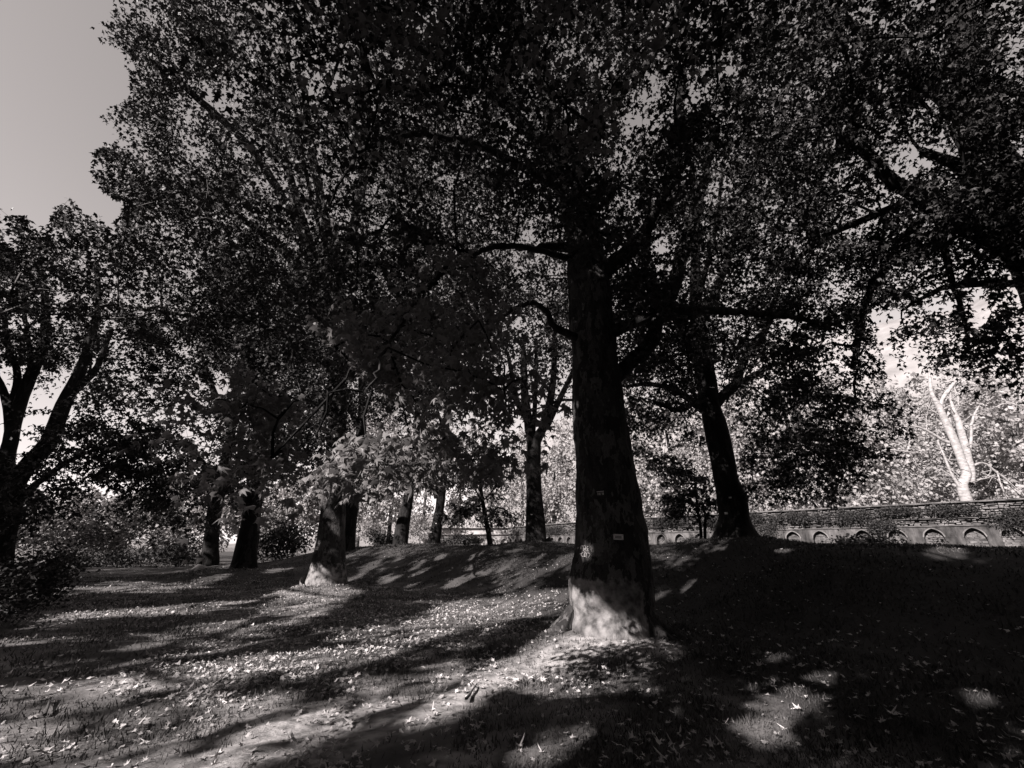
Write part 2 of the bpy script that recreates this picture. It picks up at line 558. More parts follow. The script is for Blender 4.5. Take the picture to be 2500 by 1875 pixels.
L10 = fan(lobes([(180, 0.36, -0.02), (112, 0.50, -0.16), (78, 0.24, 0.0), (52, 0.62, -0.14), (24, 0.27, 0.0), (0, 0.66, -0.16),
                 (-24, 0.27, 0.0), (-52, 0.62, -0.14), (-78, 0.24, 0.0), (-112, 0.50, -0.16)]))
_v = np.array([(0, 0, 0), (0.52, 0.42, -0.10), (0.15, 0.56, 0.03), (0.0, 1.0, -0.14), (-0.15, 0.56, 0.03), (-0.52, 0.42, -0.10)])
L4 = (_v, np.array([(0, 1, 2), (0, 2, 3), (0, 3, 4), (0, 4, 5)]))
L2 = (np.array([(0, 0, 0), (0.42, 0.5, -0.06), (0, 1, -0.1), (-0.42, 0.5, 0.08)]), np.array([(0, 1, 2), (0, 2, 3)]))


def big_leaf(seed):
    r_ = np.random.default_rng(seed)
    sp_ = [(176, 0.34, -0.02)]
    for c, l, w in ((-114, 0.5, 12), (-56, 0.68, 11), (0, 0.78, 10), (56, 0.68, 11), (114, 0.5, 12)):
        l *= r_.uniform(0.9, 1.08)
        dz = r_.uniform(-0.2, -0.08)
        sp_ += [(c - w * 1.9, 0.25, 0.01), (c - w, l * 0.66, dz * 0.4), (c - w * 0.55, l * 0.72, dz * 0.55), (c, l, dz), (c + w * 0.55, l * 0.74, dz * 0.55), (c + w, l * 0.6, dz * 0.4)]
    sp_.append((184 - 12, 0.33, -0.02))
    sp_ = sorted(sp_[1:-1], key=lambda q: q[0]) + [(180, 0.33, -0.02)]
    V, F = fan(lobes(sp_), 0.06)
    st = np.array([(-0.012, 0.03, 0), (0.012, 0.03, 0), (0.0, -0.42, 0.10)])
    F = np.concatenate([F, [(len(V), len(V) + 1, len(V) + 2)]])
    return np.concatenate([V, st]), F


BIG = [big_leaf(s) for s in range(4)]


def leaf_frames(n, droop=(0.1, 1.1), roll=0.7, flat=False):
    az = rng.uniform(0, 2 * math.pi, n)
    dr = rng.uniform(droop[0], droop[1], n)
    d = np.stack([np.cos(az) * np.cos(dr), np.sin(az) * np.cos(dr), -np.sin(dr)], 1)
    up = np.array([0, 0, 1.0])
    nn = up - (d @ up)[:, None] * d
    nn /= np.linalg.norm(nn, axis=1)[:, None]
    xx = np.cross(d, nn)
    ro = rng.normal(0, roll, n)
    x2 = xx * np.cos(ro)[:, None] + nn * np.sin(ro)[:, None]
    n2 = np.cross(x2, d)
    return np.stack([x2, d, n2], 2)           # columns x, y, z


def leaf_mesh(name, pos, frames, size, lod, sx=(0.55, 1.05), sz=(0.2, 2.4), taco=0.0):
    V, F = lod
    k = len(V)
    n = len(pos)
    sc = np.stack([rng.uniform(sx[0], sx[1], n), rng.uniform(0.85, 1.15, n), rng.uniform(sz[0], sz[1], n)], 1)
    loc = V[None, :, :] * sc[:, None, :]
    if taco:                                   # dry leaves fold along the midrib or curl at the tip
        c1, c2 = rng.normal(0.25, taco, n), rng.normal(0, taco, n)
        loc[:, :, 2] += c1[:, None] * loc[:, :, 0] ** 2 * 1.6 + c2[:, None] * (loc[:, :, 1] - 0.4) ** 2 * 1.2
    vv = np.einsum('nij,nkj->nki', frames, loc) * size[:, None, None] + pos[:, None, :]
    ff = F[None, :, :] + (np.arange(len(pos)) * k)[:, None, None]
    return np_mesh(name, vv.reshape(-1, 3), ff.reshape(-1, 3), 3)


BIG_ME = {}


def big_me(matname, i):
    key = (matname, i)
    if key not in BIG_ME:
        bv = BIG[i % 4][0].copy()
        if matname == 'litter1':              # dry: folded along the midrib, tips rolled
            k1, k2 = (0.9, -0.5, 1.3, 0.4, -0.8, 0.7)[i], (0.5, 0.9, -0.6, 1.1, 0.3, -0.9)[i]
            bv[:, 2] = bv[:, 2] * 0.8 + k1 * bv[:, 0] ** 2 + k2 * (bv[:, 1] - 0.4) ** 2
            bv[:, 0] *= 0.8
        me = np_mesh("leaf", bv, BIG[i % 4][1], 3)
        me.materials.append(M[matname])
        BIG_ME[key] = me
    return BIG_ME[key]


def single_leaves(parent, base, pos, frames, size, matname):
    for i in range(len(pos)):
        o = bpy.data.objects.new("leaf", big_me(matname, i % 4))
        COL.objects.link(o)
        o.parent = parent
        m = np.eye(4)
        m[:3, :3] = frames[i] * size[i] @ np.diag([random.uniform(0.6, 1.0), 1.0, random.uniform(0.6, 2.4)])
        m[:3, 3] = pos[i] - base
        o.matrix_basis = Matrix(m.tolist())


# ------------------------------------------------------------------ trees


def clump_points(ells, near):
    out = []
    for (c, r, n) in ells:
        c, r = np.asarray(c, float), np.asarray(r, float)
        d = rng.normal(size=(n, 3))
        d /= np.linalg.norm(d, axis=1)[:, None]
        rad = rng.uniform(0.12, 1.0, n) ** (1 / 2.4)
        out.append(c + d * r * rad[:, None])
    p = np.concatenate(out)
    return p


def keep_mask(p, near, soft=0.0):
    px, py, ok = project(p)
    bad = np.zeros(len(p), bool)
    if near == 'outside':
        return ~(ok & (px > -90) & (px < 2590) & (py > -90) & (py < 1960))
    bad |= inpoly(px, py, OPEN_SKY) & ok
    if near:
        bad |= inpoly(px, py, LOW_CLEAR) & ok
        for g in GAPS:
            bad |= inpoly(px, py, g) & ok & (rng.random(len(p)) < 0.9)
        bad |= inpoly(px, py, TRUNK_A_CLEAR) & ok & (p[:, 1] < 8.8)
        bad |= inpoly(px, py, TRUNK_H_CLEAR) & ok & (p[:, 1] < 17.2)
    return ~bad


def tree(name, label, trunk, limbs, ells, base, per=70, spread=(0.6, 0.32), size=(0.16, 0.24), lod=L4, near=True, bark='bark', leafmat='leaf',
         seg=14, disp=None, singles=0, auto=5, group=None, cat='tree', twigs=True, minz=None, single_mat='leaf_near', step=0.45, sungap=True, lump=0.05, autor=0.5):
    base = np.array([base[0], base[1], gh(base[0], base[1]) - 0.15])
    root = thing(name, label, cat, base, group)
    seed = random.randint(0, 9999)
    tp, tr = resample([q[0] for q in trunk], [q[1] for q in trunk], step)
    V, F = tube(tp, tr, seg, lump, disp, seed)
    link("trunk", pyd_mesh("trunk", V - base, F), M[bark], root)
    nodes = [tp[len(tp) * 2 // 5:]]
    lim = list(limbs)
    if auto:
        top, rt = tp[-1], tr[-1]
        allc = np.concatenate([np.tile(np.asarray(c, float), (1, 1)) for c, r, n in ells])
        for k in range(auto):
            i = random.randint(int(len(tp) * 0.5), len(tp) - 1)
            c, r, _ = ells[0] if random.random() < 0.6 else random.choice(ells)
            a = 2 * math.pi * (k + random.random() * 0.5) / auto
            tgt = np.asarray(c) + np.asarray(r) * np.array([math.cos(a) * 0.65, math.sin(a) * 0.65, random.uniform(0.0, 0.75)])
            s = tp[i]
            mid = s * 0.5 + tgt * 0.5 + np.array([random.uniform(-.6, .6), random.uniform(-.6, .6), -0.12 * np.linalg.norm(tgt - s)])
            r0 = max(tr[i] * autor * random.uniform(0.9, 1.2), 0.04)
            lim.append([(s, r0), (mid, r0 * 0.65), (tgt, r0 * 0.22)])
    for k, lb in enumerate(lim):
        lp, lr = resample([q[0] for q in lb], [q[1] for q in lb], step)
        jit = rng.normal(0, 0.03, lp.shape) * np.linspace(0, 1, len(lp))[:, None]
        lp = lp + jit
        V, F = tube(lp, lr, 8, 0.06, None, seed + k)
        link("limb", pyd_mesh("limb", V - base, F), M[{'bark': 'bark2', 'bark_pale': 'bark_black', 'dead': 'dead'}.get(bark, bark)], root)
        nodes.append(lp)
    nodes = np.concatenate(nodes)
    if not ells:
        return root
    cl = clump_points(ells, near)
    if minz is not None:
        cl = cl[cl[:, 2] > minz]
    cl = cl[keep_mask(cl, near)]
    cl = cl[cl[:, 2] > ground_h(cl[:, 0], cl[:, 1]) + 0.5]
    if sungap:
        cl = cl[rng.random(len(cl)) > 0.92 * sun_gap(cl)]
    # twigs: every spray hangs on the nearest branch or spray that is already attached
    if twigs:
        N0 = len(nodes)
        dist = np.min(np.linalg.norm(cl[:, None, :] - nodes[None, ::3, :], axis=2), axis=1)
        cl = cl[np.argsort(dist)]
        pts = np.concatenate([nodes, cl])
        par = np.full(len(pts), -1)
        for i in range(len(cl)):
            j = N0 + i
            d = np.linalg.norm(pts[:j] - pts[j], axis=1)
            par[j] = int(np.argmin(d))
        cnt = np.ones(len(pts))
        for j in range(len(pts) - 1, N0 - 1, -1):
            cnt[par[j]] += cnt[j]
        TV, TF = [], []
        vb = 0
        mx_, my_, mo_ = project((pts + pts[np.maximum(par, 0)]) / 2)
        stray = inpoly(mx_, my_, OPEN_SKY) & mo_
        for j in range(N0, len(pts)):
            a, b = pts[par[j]], pts[j]
            if stray[j]:
                continue
            ra = min(0.0075 * math.sqrt(cnt[j] * 3 + 1), 0.06, 0.006 + 0.0028 * np.linalg.norm(b - np.array([0, 0, CAMZ])) if singles else 1)
            rb = ra * 0.6
            mid = (a + b) * 0.5 + rng.normal(0, 0.06, 3) * np.linalg.norm(b - a) + np.array([0, 0, 0.05])
            for q, rr in ((a, ra), (mid, ra * 0.8), (b, rb)):
                for ang in (0.0, 2.094, 4.189):
                    TV.append(q + rr * np.array([math.cos(ang), math.sin(ang), math.sin(ang * 2) * 0.5]))
            for s in range(2):
                for e in range(3):
                    f = (e + 1) % 3
                    TF.append((vb + s * 3 + e, vb + s * 3 + f, vb + s * 3 + 3 + f, vb + s * 3 + 3 + e))
            vb += 9
        if TV:
            me = np_mesh("twigs", np.array(TV) - base, np.array(TF), 4, True)
            link("twigs", me, M['twig' if not singles else 'bark_black'], root, 'stuff')
    # leaves: every spray is a handful of drooping twiglets with leaves along them
    nt = max(5, per // 9)
    m = per // nt + 1
    C = len(cl)
    az = rng.uniform(0, 2 * math.pi, (C, nt))
    ln = rng.uniform(0.5, 1.0, (C, nt)) * spread[0] * 2.1 * rng.uniform(0.7, 1.25, C)[:, None]
    rise = rng.normal(0.05, 0.35, (C, nt))
    t = (np.arange(m)[None, None, :] + rng.random((C, nt, m))) / m
    t = t ** 0.8
    dist_ = ln[:, :, None] * t
    off = np.stack([np.cos(az)[:, :, None] * dist_, np.sin(az)[:, :, None] * dist_, rise[:, :, None] * dist_ - 0.42 * dist_ ** 2 / spread[0] * (spread[1] / 0.3)], 3)
    off += rng.normal(0, 0.16 * spread[0], off.shape)
    pos = (cl[:, None, None, :] + off).reshape(-1, 3)
    k = keep_mask(pos, near)
    k &= pos[:, 2] > ground_h(pos[:, 0], pos[:, 1]) + 0.25
    far_ = np.linalg.norm(pos - np.array([0, 0, CAMZ]), axis=1)
    if singles:
        k &= (far_ > 5.6) | (rng.random(len(pos)) < 0.8)
    pos, far_ = pos[k], far_[k]
    fr = leaf_frames(len(pos))
    sz = size[0] + (size[1] - size[0]) * rng.beta(1.6, 2.0, len(pos)) * 1.15
    if singles:
        sz *= np.where(far_ < 6.5, 0.85, 1.0)
    if sungap:
        dice = rng.random(len(pos))
        tip = fr[:, :, 1] * sz[:, None]
        k = dice > np.maximum(sun_gap(pos), np.maximum(sun_gap(pos + 0.5 * tip), sun_gap(pos + tip)))
        pos, fr, sz = pos[k], fr[k], sz[k]
    if singles:
        px, py, ok = project(pos)
        d = np.linalg.norm(pos - np.array([0, 0, CAMZ]), axis=1)
        d = np.where(ok & (px > 0) & (px < 2500) & (py > 0) & (py < 1875), d, 1e9) / sz
        idx = np.argsort(d)
        s, rest = idx[:singles], idx[singles:]
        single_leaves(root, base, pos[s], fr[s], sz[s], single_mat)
        pos, fr, sz = pos[rest], fr[rest], sz[rest]
    if singles:
        nr = np.linalg.norm(pos - np.array([0, 0, CAMZ]), axis=1) < 7.5
        if nr.any():
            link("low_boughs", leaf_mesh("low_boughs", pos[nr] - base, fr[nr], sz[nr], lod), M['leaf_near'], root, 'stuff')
        pos, fr, sz = pos[~nr], fr[~nr], sz[~nr]
    if lod is L10:
        lod = L4
        nr = np.linalg.norm(pos - np.array([0, 0, CAMZ]), axis=1) < 10.0
        link("crown", leaf_mesh("crown", pos[nr] - base, fr[nr], sz[nr], L10), M[leafmat], root, 'stuff')
        pos, fr, sz = pos[~nr], fr[~nr], sz[~nr]
    link("crown", leaf_mesh("crown", pos - base, fr, sz, lod), M[leafmat], root, 'stuff')
    return root


def pl(Y, *pts):
    """polyline from photo pixels (x, y, half width[, depth]) at depth Y"""
    out = []
    for q in pts:
        y = q[3] if len(q) > 3 else Y
        out.append((P(q[0], q[1], y), q[2] * pix_scale(q[1], y)))
    return out


def edges(Y, rows):
    """trunk from rows of (y, left edge, right edge)"""
    return pl(Y, *[((a + b) / 2, y, (b - a) / 2) for y, a, b in rows])


def put_base(tr, base, r):
    """prepend a flared foot on the ground"""
    z = gh(base[0], base[1])
    x, y = tr[0][0][0], tr[0][0][1]
    return [(np.array([x + (base[0] - x) * 0.6, y, z - 0.25]), r)] + tr


# ------------------------------------------------------------------ ground
def turf_shade(x, y):
    """greener turf and darker soil; shade of bank and slope put into colour"""
    e = x - 0.28 * (8 - y) + 0.7 * np.sin(1.3 * y) + 0.5 * np.sin(2.1 * x + y)
    bank = 0.69 * x + 0.72 * y + 0.5 * np.sin(0.7 * x - 0.5 * y)
    v = np.maximum(smooth(0.6, 3.0, e) * (y < 60), 0.78 * smooth(9.5, 12.5, bank) * (bank < 40))
    v = np.maximum(v, 0.7 * smooth(17, 21, y) * (y < 45))
    return v


SUN_STRIP = [(2.2, 7.6), (1.3, 7.75), (0.7, 7.2), (-0.05, 6.5), (-0.8, 5.3), (-1.8, 4.4), (-3.0, 3.6)]  # course of the sun strip, where the soil is painted paler


def bare_sunlit(x, y):
    """bare earth near left; sunlight painted as paler soil along the strip and foot"""
    d = np.full(np.shape(x), 9.0)
    for (ax, ay), (bx_, by_) in zip(SUN_STRIP[:-1], SUN_STRIP[1:]):
        L2_ = (bx_ - ax) ** 2 + (by_ - ay) ** 2
        t_ = np.clip(((x - ax) * (bx_ - ax) + (y - ay) * (by_ - ay)) / L2_, 0, 1)
        d = np.minimum(d, np.hypot(x - ax - t_ * (bx_ - ax), y - ay - t_ * (by_ - ay)))
    wob = 0.12 * np.sin(3.1 * x + 2.2 * y) + 0.08 * np.sin(7.3 * x - 5.1 * y)
    v = 1 - smooth(0.22, 0.55, d + wob)
    v = np.maximum(v, (1 - smooth(0.85, 1.25, np.hypot(x - 1.7, y - 8.4) + wob)) * (x < 2.2))
    n = np.sin(2.3 * x + 1.3 * np.sin(1.9 * y)) + np.sin(3.4 * y - 1.1 * x)
    return np.maximum(v, 0.9 * smooth(0.3, 1.0, n) * (1 - smooth(5.0, 6.0, y + 0.25 * x)) * (x < 0))


def shade_sun_soil(m):
    t = m.node_tree
    b = t.nodes["Principled BSDF"]
    src = b.inputs["Base Color"].links[0].from_socket
    a = t.nodes.new("ShaderNodeAttribute")
    a.attribute_name = "turf_shade"
    x = t.nodes.new("ShaderNodeMix")
    x.data_type = 'RGBA'
    x.inputs[7].default_value = grey(0.035)  # near black soil carrying the shade of bank and slope
    t.links.new(a.outputs["Fac"], x.inputs[0])
    t.links.new(src, x.inputs[6])
    a2 = t.nodes.new("ShaderNodeAttribute")
    a2.attribute_name = "bare_sunlit"
    x2 = t.nodes.new("ShaderNodeMix")
    x2.data_type = 'RGBA'
    n2 = t.nodes.new("ShaderNodeTexNoise")
    n2.inputs["Scale"].default_value = 6.0
    n2.inputs["Detail"].default_value = 10
    c2 = t.nodes.new("ShaderNodeValToRGB")
    c2.color_ramp.elements[0].position, c2.color_ramp.elements[0].color = 0.35, grey(0.16)
    c2.color_ramp.elements[1].position, c2.color_ramp.elements[1].color = 0.62, grey(0.46)
    tc = t.nodes.new("ShaderNodeTexCoord")
    t.links.new(tc.outputs["Object"], n2.inputs["Vector"])
    t.links.new(n2.outputs[0], c2.inputs[0])
    t.links.new(a2.outputs["Fac"], x2.inputs[0])
    t.links.new(x.outputs[2], x2.inputs[6])
    t.links.new(c2.outputs[0], x2.inputs[7])
    t.links.new(x2.outputs[2], b.inputs["Base Color"])


shade_sun_soil(M['ground'])


def build_ground():
    def axis(n, ext, a):
        u = np.linspace(0, 1, n)
        return ext * np.sinh(a * u) / math.sinh(a)
    xa = axis(130, 1500, 6.2)
    xs = np.concatenate([-xa[:0:-1], xa])
    yn = axis(50, 400, 5.2)
    yp = axis(190, 1800, 6.6)
    ys = np.concatenate([-yn[:0:-1], yp])
    X, Y = np.meshgrid(xs, ys)
    Z = ground_h(X, Y)
    n = rng.normal(0, 0.012, Z.shape)
    Z = Z + np.where(np.abs(X) + np.abs(Y) < 40, n, 0)
    V = np.stack([X.ravel(), Y.ravel(), Z.ravel()], 1)
    w, h = len(xs), len(ys)
    i = (np.arange(h - 1)[:, None] * w + np.arange(w - 1)[None, :]).ravel()
    F = np.stack([i, i + 1, i + w + 1, i + w], 1)
    me = np_mesh("ground", V, F, 4, True)
    at = me.attributes.new("turf_shade", 'FLOAT', 'POINT')
    at.data.foreach_set("value", turf_shade(V[:, 0], V[:, 1]).astype(np.float32))
    at = me.attributes.new("bare_sunlit", 'FLOAT', 'POINT')
    at.data.foreach_set("value", bare_sunlit(V[:, 0], V[:, 1]).astype(np.float32))
    o = link("ground", me, M['ground'], None, 'structure')
    o['label'] = 'leaf strewn lawn rising to a grassy bank'
    return o


ground = build_ground()


def build_hill():
    th = np.linspace(R(-75), R(80), 150)      # bearing
    rr = np.linspace(0, 1, 26)
    T, S = np.meshgrid(th, rr)
    D = 330 + 520 * S
    top = 70 + 130 * smooth(R(-8), R(8), T) + 150 * smooth(R(14), R(38), T) + 26 * np.sin(5 * T + 1) + 14 * np.sin(13 * T) + 7 * np.sin(31 * T + 2)
    top *= 1 - 0.75 * smooth(R(-4), R(-30), T)
    Z = top * smooth(0, 0.95, S) + rng.normal(0, 0.7, T.shape) - 3
    X, Y = D * np.sin(T), D * np.cos(T)
    V = np.stack([X.ravel(), Y.ravel(), Z.ravel()], 1)
    w, h = len(th), len(rr)
    i = (np.arange(h - 1)[:, None] * w + np.arange(w - 1)[None, :]).ravel()
    F = np.stack([i, i + 1, i + w + 1, i + w], 1)
    o = link("hill", np_mesh("hill", V, F, 4, True), M['hill'], None, 'structure')
    o['label'] = 'dry sunlit hillside rising behind the garden'


build_hill()

# ------------------------------------------------------------------ garden wall with niches
WALL = [np.array(q, float) for q in ((50.5, 18.5), (37.9, 32.1), (27.0, 43.6), (16.4, 55.4), (7.0, 70.0), (-0.4, 84.5))]
WALL2 = [np.array(q, float) for q in ((-0.4, 84.5), (-17.5, 86.5))]
WTOP, WBOT, STR, SPRING, APEX = 4.78, 0.4, 3.05, 2.22, 2.88


def wall_frame(line, s):
    for a, b in zip(line[:-1], line[1:]):
        L = np.linalg.norm(b - a)
        if s <= L or b is line[-1]:
            t = (b - a) / L
            nrm = np.array([t[1], -t[0]])
            if nrm @ (-a) < 0:
                nrm = -nrm
            return a + t * s, t, nrm
        s -= L


def wmap(line, s, d, z):
    p, t, n = wall_frame(line, s)
    q = p + n * d
    return (q[0], q[1], z)


def line_len(line):
    return sum(np.linalg.norm(b - a) for a, b in zip(line[:-1], line[1:]))


def wall_box(line, s0, s1, z0, z1, d0, d1):
    c = []
    for s in (s0, s1):
        for d in (d0, d1):
            for z in (z0, z1):
                c.append(wmap(line, s, d, z))
    F = [(0, 1, 3, 2), (4, 6, 7, 5), (0, 4, 5, 1), (2, 3, 7, 6), (1, 5, 7, 3), (0, 2, 6, 4)]
    return c, F


def build_wall(name, label, line, face_mat, spacing=1.93, stones=True, white=False, centers=None):
    L = line_len(line)
    base = np.array([line[0][0], line[0][1], 0.0])
    root = thing(name, label, 'wall', base)
    # body: the back of the niches and the rough masonry behind the stones
    V, F = [], []
    cuts = [0.0]
    acc = 0
    for a, b in zip(line[:-1], line[1:]):
        acc += np.linalg.norm(b - a)
        cuts.append(acc)
    for s0, s1 in zip(cuts[:-1], cuts[1:]):
        c, f = wall_box(line, s0 + 1e-4, s1 - 1e-4, WBOT, WTOP, -1.2, 0.0)
        F += [tuple(i + len(V) for i in q) for q in f]
        V += c
    link("wall_core", pyd_mesh("wall_core", np.array(V) - base, F, False), M['white' if white else 'mortar'], root)
    # plastered arcade in front: one panel for each bay
    nb = int(L / spacing)
    D = 0.42
    prof = []
    hw = 0.60
    for k in range(-8, 9):
        x = hw * k / 8
        prof.append((x, SPRING + 0.54 * math.sqrt(max(0, 1 - (x / hw) ** 2)) + 0.14 * (1 - abs(x) / hw)))
    bays = centers or [(b + 0.5) * spacing for b in range(nb)]
    cutsb = [max(0.0, bays[0] - spacing / 2)] + [(a + b) / 2 for a, b in zip(bays[:-1], bays[1:])] + [min(L, bays[-1] + spacing / 2)]
    for b, c in enumerate(bays):
        s0, s1 = cutsb[b] + 0.002, cutsb[b + 1] - 0.002
        prof_b = [(x + 0, z) for x, z in prof]
        V, F = [], []

        def add(s, d, z):
            V.append(wmap(line, s, d, z))
            return len(V) - 1

        # left pier, right pier, spandrels
        def quad(s_a, z_a, s_b, z_b):
            i = [add(s_a, D, z_a), add(s_b, D, z_a), add(s_b, D, z_b), add(s_a, D, z_b)]
            F.append(tuple(i))
        quad(s0, WBOT, c - hw, SPRING)
        quad(c + hw, WBOT, s1, SPRING)
        quad(s0, SPRING, c - hw, STR)
        quad(c + hw, SPRING, s1, STR)
        for (x0, z0), (x1, z1) in zip(prof_b[:-1], prof_b[1:]):
            F.append((add(c + x0, D, z0), add(c + x1, D, z1), add(c + x1, D, STR), add(c + x0, D, STR)))
            F.append((add(c + x0, D, z0), add(c + x0, 0, z0), add(c + x1, 0, z1), add(c + x1, D, z1)))
        for sx in (-hw, hw):
            F.append((add(c + sx, D, WBOT), add(c + sx, 0, WBOT), add(c + sx, 0, SPRING), add(c + sx, D, SPRING)))
        F.append((add(s0, D, STR), add(s1, D, STR), add(s1, 0, STR), add(s0, 0, STR)))
        link("niche", pyd_mesh("niche", np.array(V) - base, F, False), M[face_mat], root)
        # raised rib round the arch
        V, F = [], []
        for (x, z) in prof_b:
            for (e, d) in ((1.0, D + 0.003), (1.0, D + 0.045), (1.12, D + 0.045), (1.12, D + 0.003)):
                zz = z + (e - 1) * 0.6
                V.append(wmap(line, c + x * e, d, zz))
        for i in range(len(prof_b) - 1):
            for e in range(3):
                F.append((i * 4 + e, i * 4 + e + 1, i * 4 + 5 + e, i * 4 + 4 + e))
        link("arch_rib", pyd_mesh("arch_rib", np.array(V) - base, F, False), M['stone' if not white else face_mat], root)
    # string courses and coping
    seglen = 1.5
    for nm, z0, z1, d1, mt in (("string_course", STR + 0.003, STR + 0.075, 0.52, face_mat), ("string_course", 3.62, 3.67, 0.50, face_mat), ("coping", WTOP + 0.003, WTOP + 0.11, 0.56, 'plaster' if not white else 'white')):
        V, F = [], []
        s = 0.0
        while s < L - 0.01:
            e = min(s + seglen, L)
            jz = random.uniform(-0.012, 0.012)
            c, f = wall_box(line, s + 0.006, e - 0.006, z0 + jz, z1 + jz, -1.25 if nm == 'coping' else 0.0, d1 + random.uniform(-0.02, 0.01))
            F += [tuple(i + len(V) for i in q) for q in f]
            V += c
            s = e
        link(nm, pyd_mesh(nm, np.array(V) - base, F, False), M[mt], root)
    if not stones:
        return root
    # rough stone courses above the arcade and in the niche backs
    st = []
    z = STR + 0.09
    while z < WTOP - 0.02:
        hgt = min(random.uniform(0.10, 0.17), WTOP - z)
        s = 4.0 + random.uniform(0, 0.3)
        while s < L - 0.3:
            if random.random() < 0.1:
                s += random.uniform(0.1, 0.5)
            w = random.uniform(0.14, 0.55) * (1 + max(0, s - 34) / 40)
            jz = random.uniform(-0.03, 0.03)
            st.append((s, min(s + w, L), max(z + jz, STR + 0.085), min(z + jz + hgt * random.uniform(0.6, 1.0), WTOP - 0.005), 0.003, random.uniform(0.26, 0.46)))
            s += w + 0.018
        z += hgt + 0.015
    for c in bays:
        if c < 4 or c > 62:
            continue
        z = 1.1
        while z < APEX - 0.1:
            hgt = random.uniform(0.1, 0.16)
            s = c - hw + 0.02
            while s < c + hw - 0.05:
                w = random.uniform(0.2, 0.45)
                e = min(s + w, c + hw - 0.02)
                mid = (s + e) / 2 - c
                lim = SPRING + 0.5 * math.sqrt(max(0, 1 - (mid / hw) ** 2)) if z > SPRING else 9
                if z + hgt < lim:
                    st.append((s, e, z, z + hgt, 0.003, random.uniform(0.03, 0.09)))
                s += w + 0.018
            z += hgt + 0.015
    pc = np.array([wmap(line, (q[0] + q[1]) / 2, q[5], (q[2] + q[3]) / 2) for q in st])
    px, py, ok = project(pc)
    vis = (px > 0) & (px < 2500) & (py < 1340)
    order = np.argsort(np.where(vis, np.linalg.norm(pc, axis=1), 1e9))
    near = set(order[:300].tolist())
    V, F = [], []
    for i, q in enumerate(st):
        c, f = wall_box(line, q[0], q[1], q[2], q[3], q[4], q[5])
        c = [np.array(v) for v in c]
        m = sum(c) / 8
        # chipped corners: the outer face is smaller and askew
        for j in (2, 3, 6, 7):
            c[j] = m + (c[j] - m) * random.uniform(0.74, 0.98) + np.array([random.uniform(-.03, .03), random.uniform(-.03, .03), random.uniform(-.018, .018)])
        if i in near:
            link("stone", pyd_mesh("stone", np.array(c) - base, f, False), M['stone'], root)
        else:
            F += [tuple(k + len(V) for k in g) for g in f]
            V += c
    link("stonework", pyd_mesh("stonework", np.array(V) - base, F, False), M['stone'], root, 'stuff')
    return root


def wall_s(px):
    """distance along the wall of the point seen in photo column px (near the niche tops)"""
    d = ray(px, 1300)
    best, acc = None, 0.0
    for a, b in zip(WALL[:-1], WALL[1:]):
        L = np.linalg.norm(b - a)
        t = (b - a) / L
        m = np.array([[d[0], -t[0]], [d[1], -t[1]]])
        k, s = np.linalg.solve(m, a)
        if k > 0 and -0.01 <= s <= L:
            best = acc + s
        acc += L
    return best


cs = [wall_s(px) for px in (2377, 2278, 2189, 2107, 2003, 1937, 1877, 1817, 1760, 1710, 1662, 1617)]
cs = [cs[0] - 1.95 * k for k in range(9, 0, -1) if cs[0] - 1.95 * k > 1] + cs
while cs[-1] < line_len(WALL) - 2.2:
    cs.append(cs[-1] + 2.05)
build_wall("garden_wall", "long weathered stone terrace wall with a row of arched niches", WALL, 'plaster', centers=cs)
build_wall("bastion_wall", "far whitewashed stretch of niched wall seen between the trunks", WALL2, 'white', spacing=2.1, stones=False, white=True)

# upper terrace behind the wall
def build_terrace():
    pts = [(q[0], q[1]) for q in WALL] + [(-17.5, 86.5)]
    V, F = [], []
    for i, (x, y) in enumerate(pts):
        d = np.array([x, y]) / math.hypot(x, y)
        for k, e in enumerate((1.1, 4, 12, 30, 80, 240)):
            V.append((x + d[0] * e, y + d[1] * e, WTOP - 0.25 + 0.02 * e + random.uniform(-.05, .05)))
    n = 6
    for i in range(len(pts) - 1):
        for k in range(n - 1):
            a = i * n + k
            F.append((a, a + n, a + n + 1, a + 1))
    o = link("upper_terrace", pyd_mesh("upper_terrace", np.array(V), F), M['ground'], None, 'structure')
    o['label'] = 'sunlit upper lawn behind the wall'


build_terrace()
for i, (px, Y, lab) in enumerate([(1246, 83.0, 'larger pale rounded finial stone on the far wall top'), (1256, 83.2, 'smaller pale finial stone beside the larger one on the wall top')]):
    x, y, _ = P(px, 1285, Y)
    V, F = tube([(x, y + 1.2, WTOP + 0.1), (x, y + 1.2, WTOP + 0.3), (x, y + 1.2, WTOP + 0.7 - 0.15 * i), (x, y + 1.2, WTOP + 0.95 - 0.2 * i)], [0.3, 0.42 - .12 * i, 0.34 - .1 * i, 0.06], 10, 0.08)
    o = link("finial", pyd_mesh("finial", V, F), M['white'])
    tag(o, lab, 'finial')

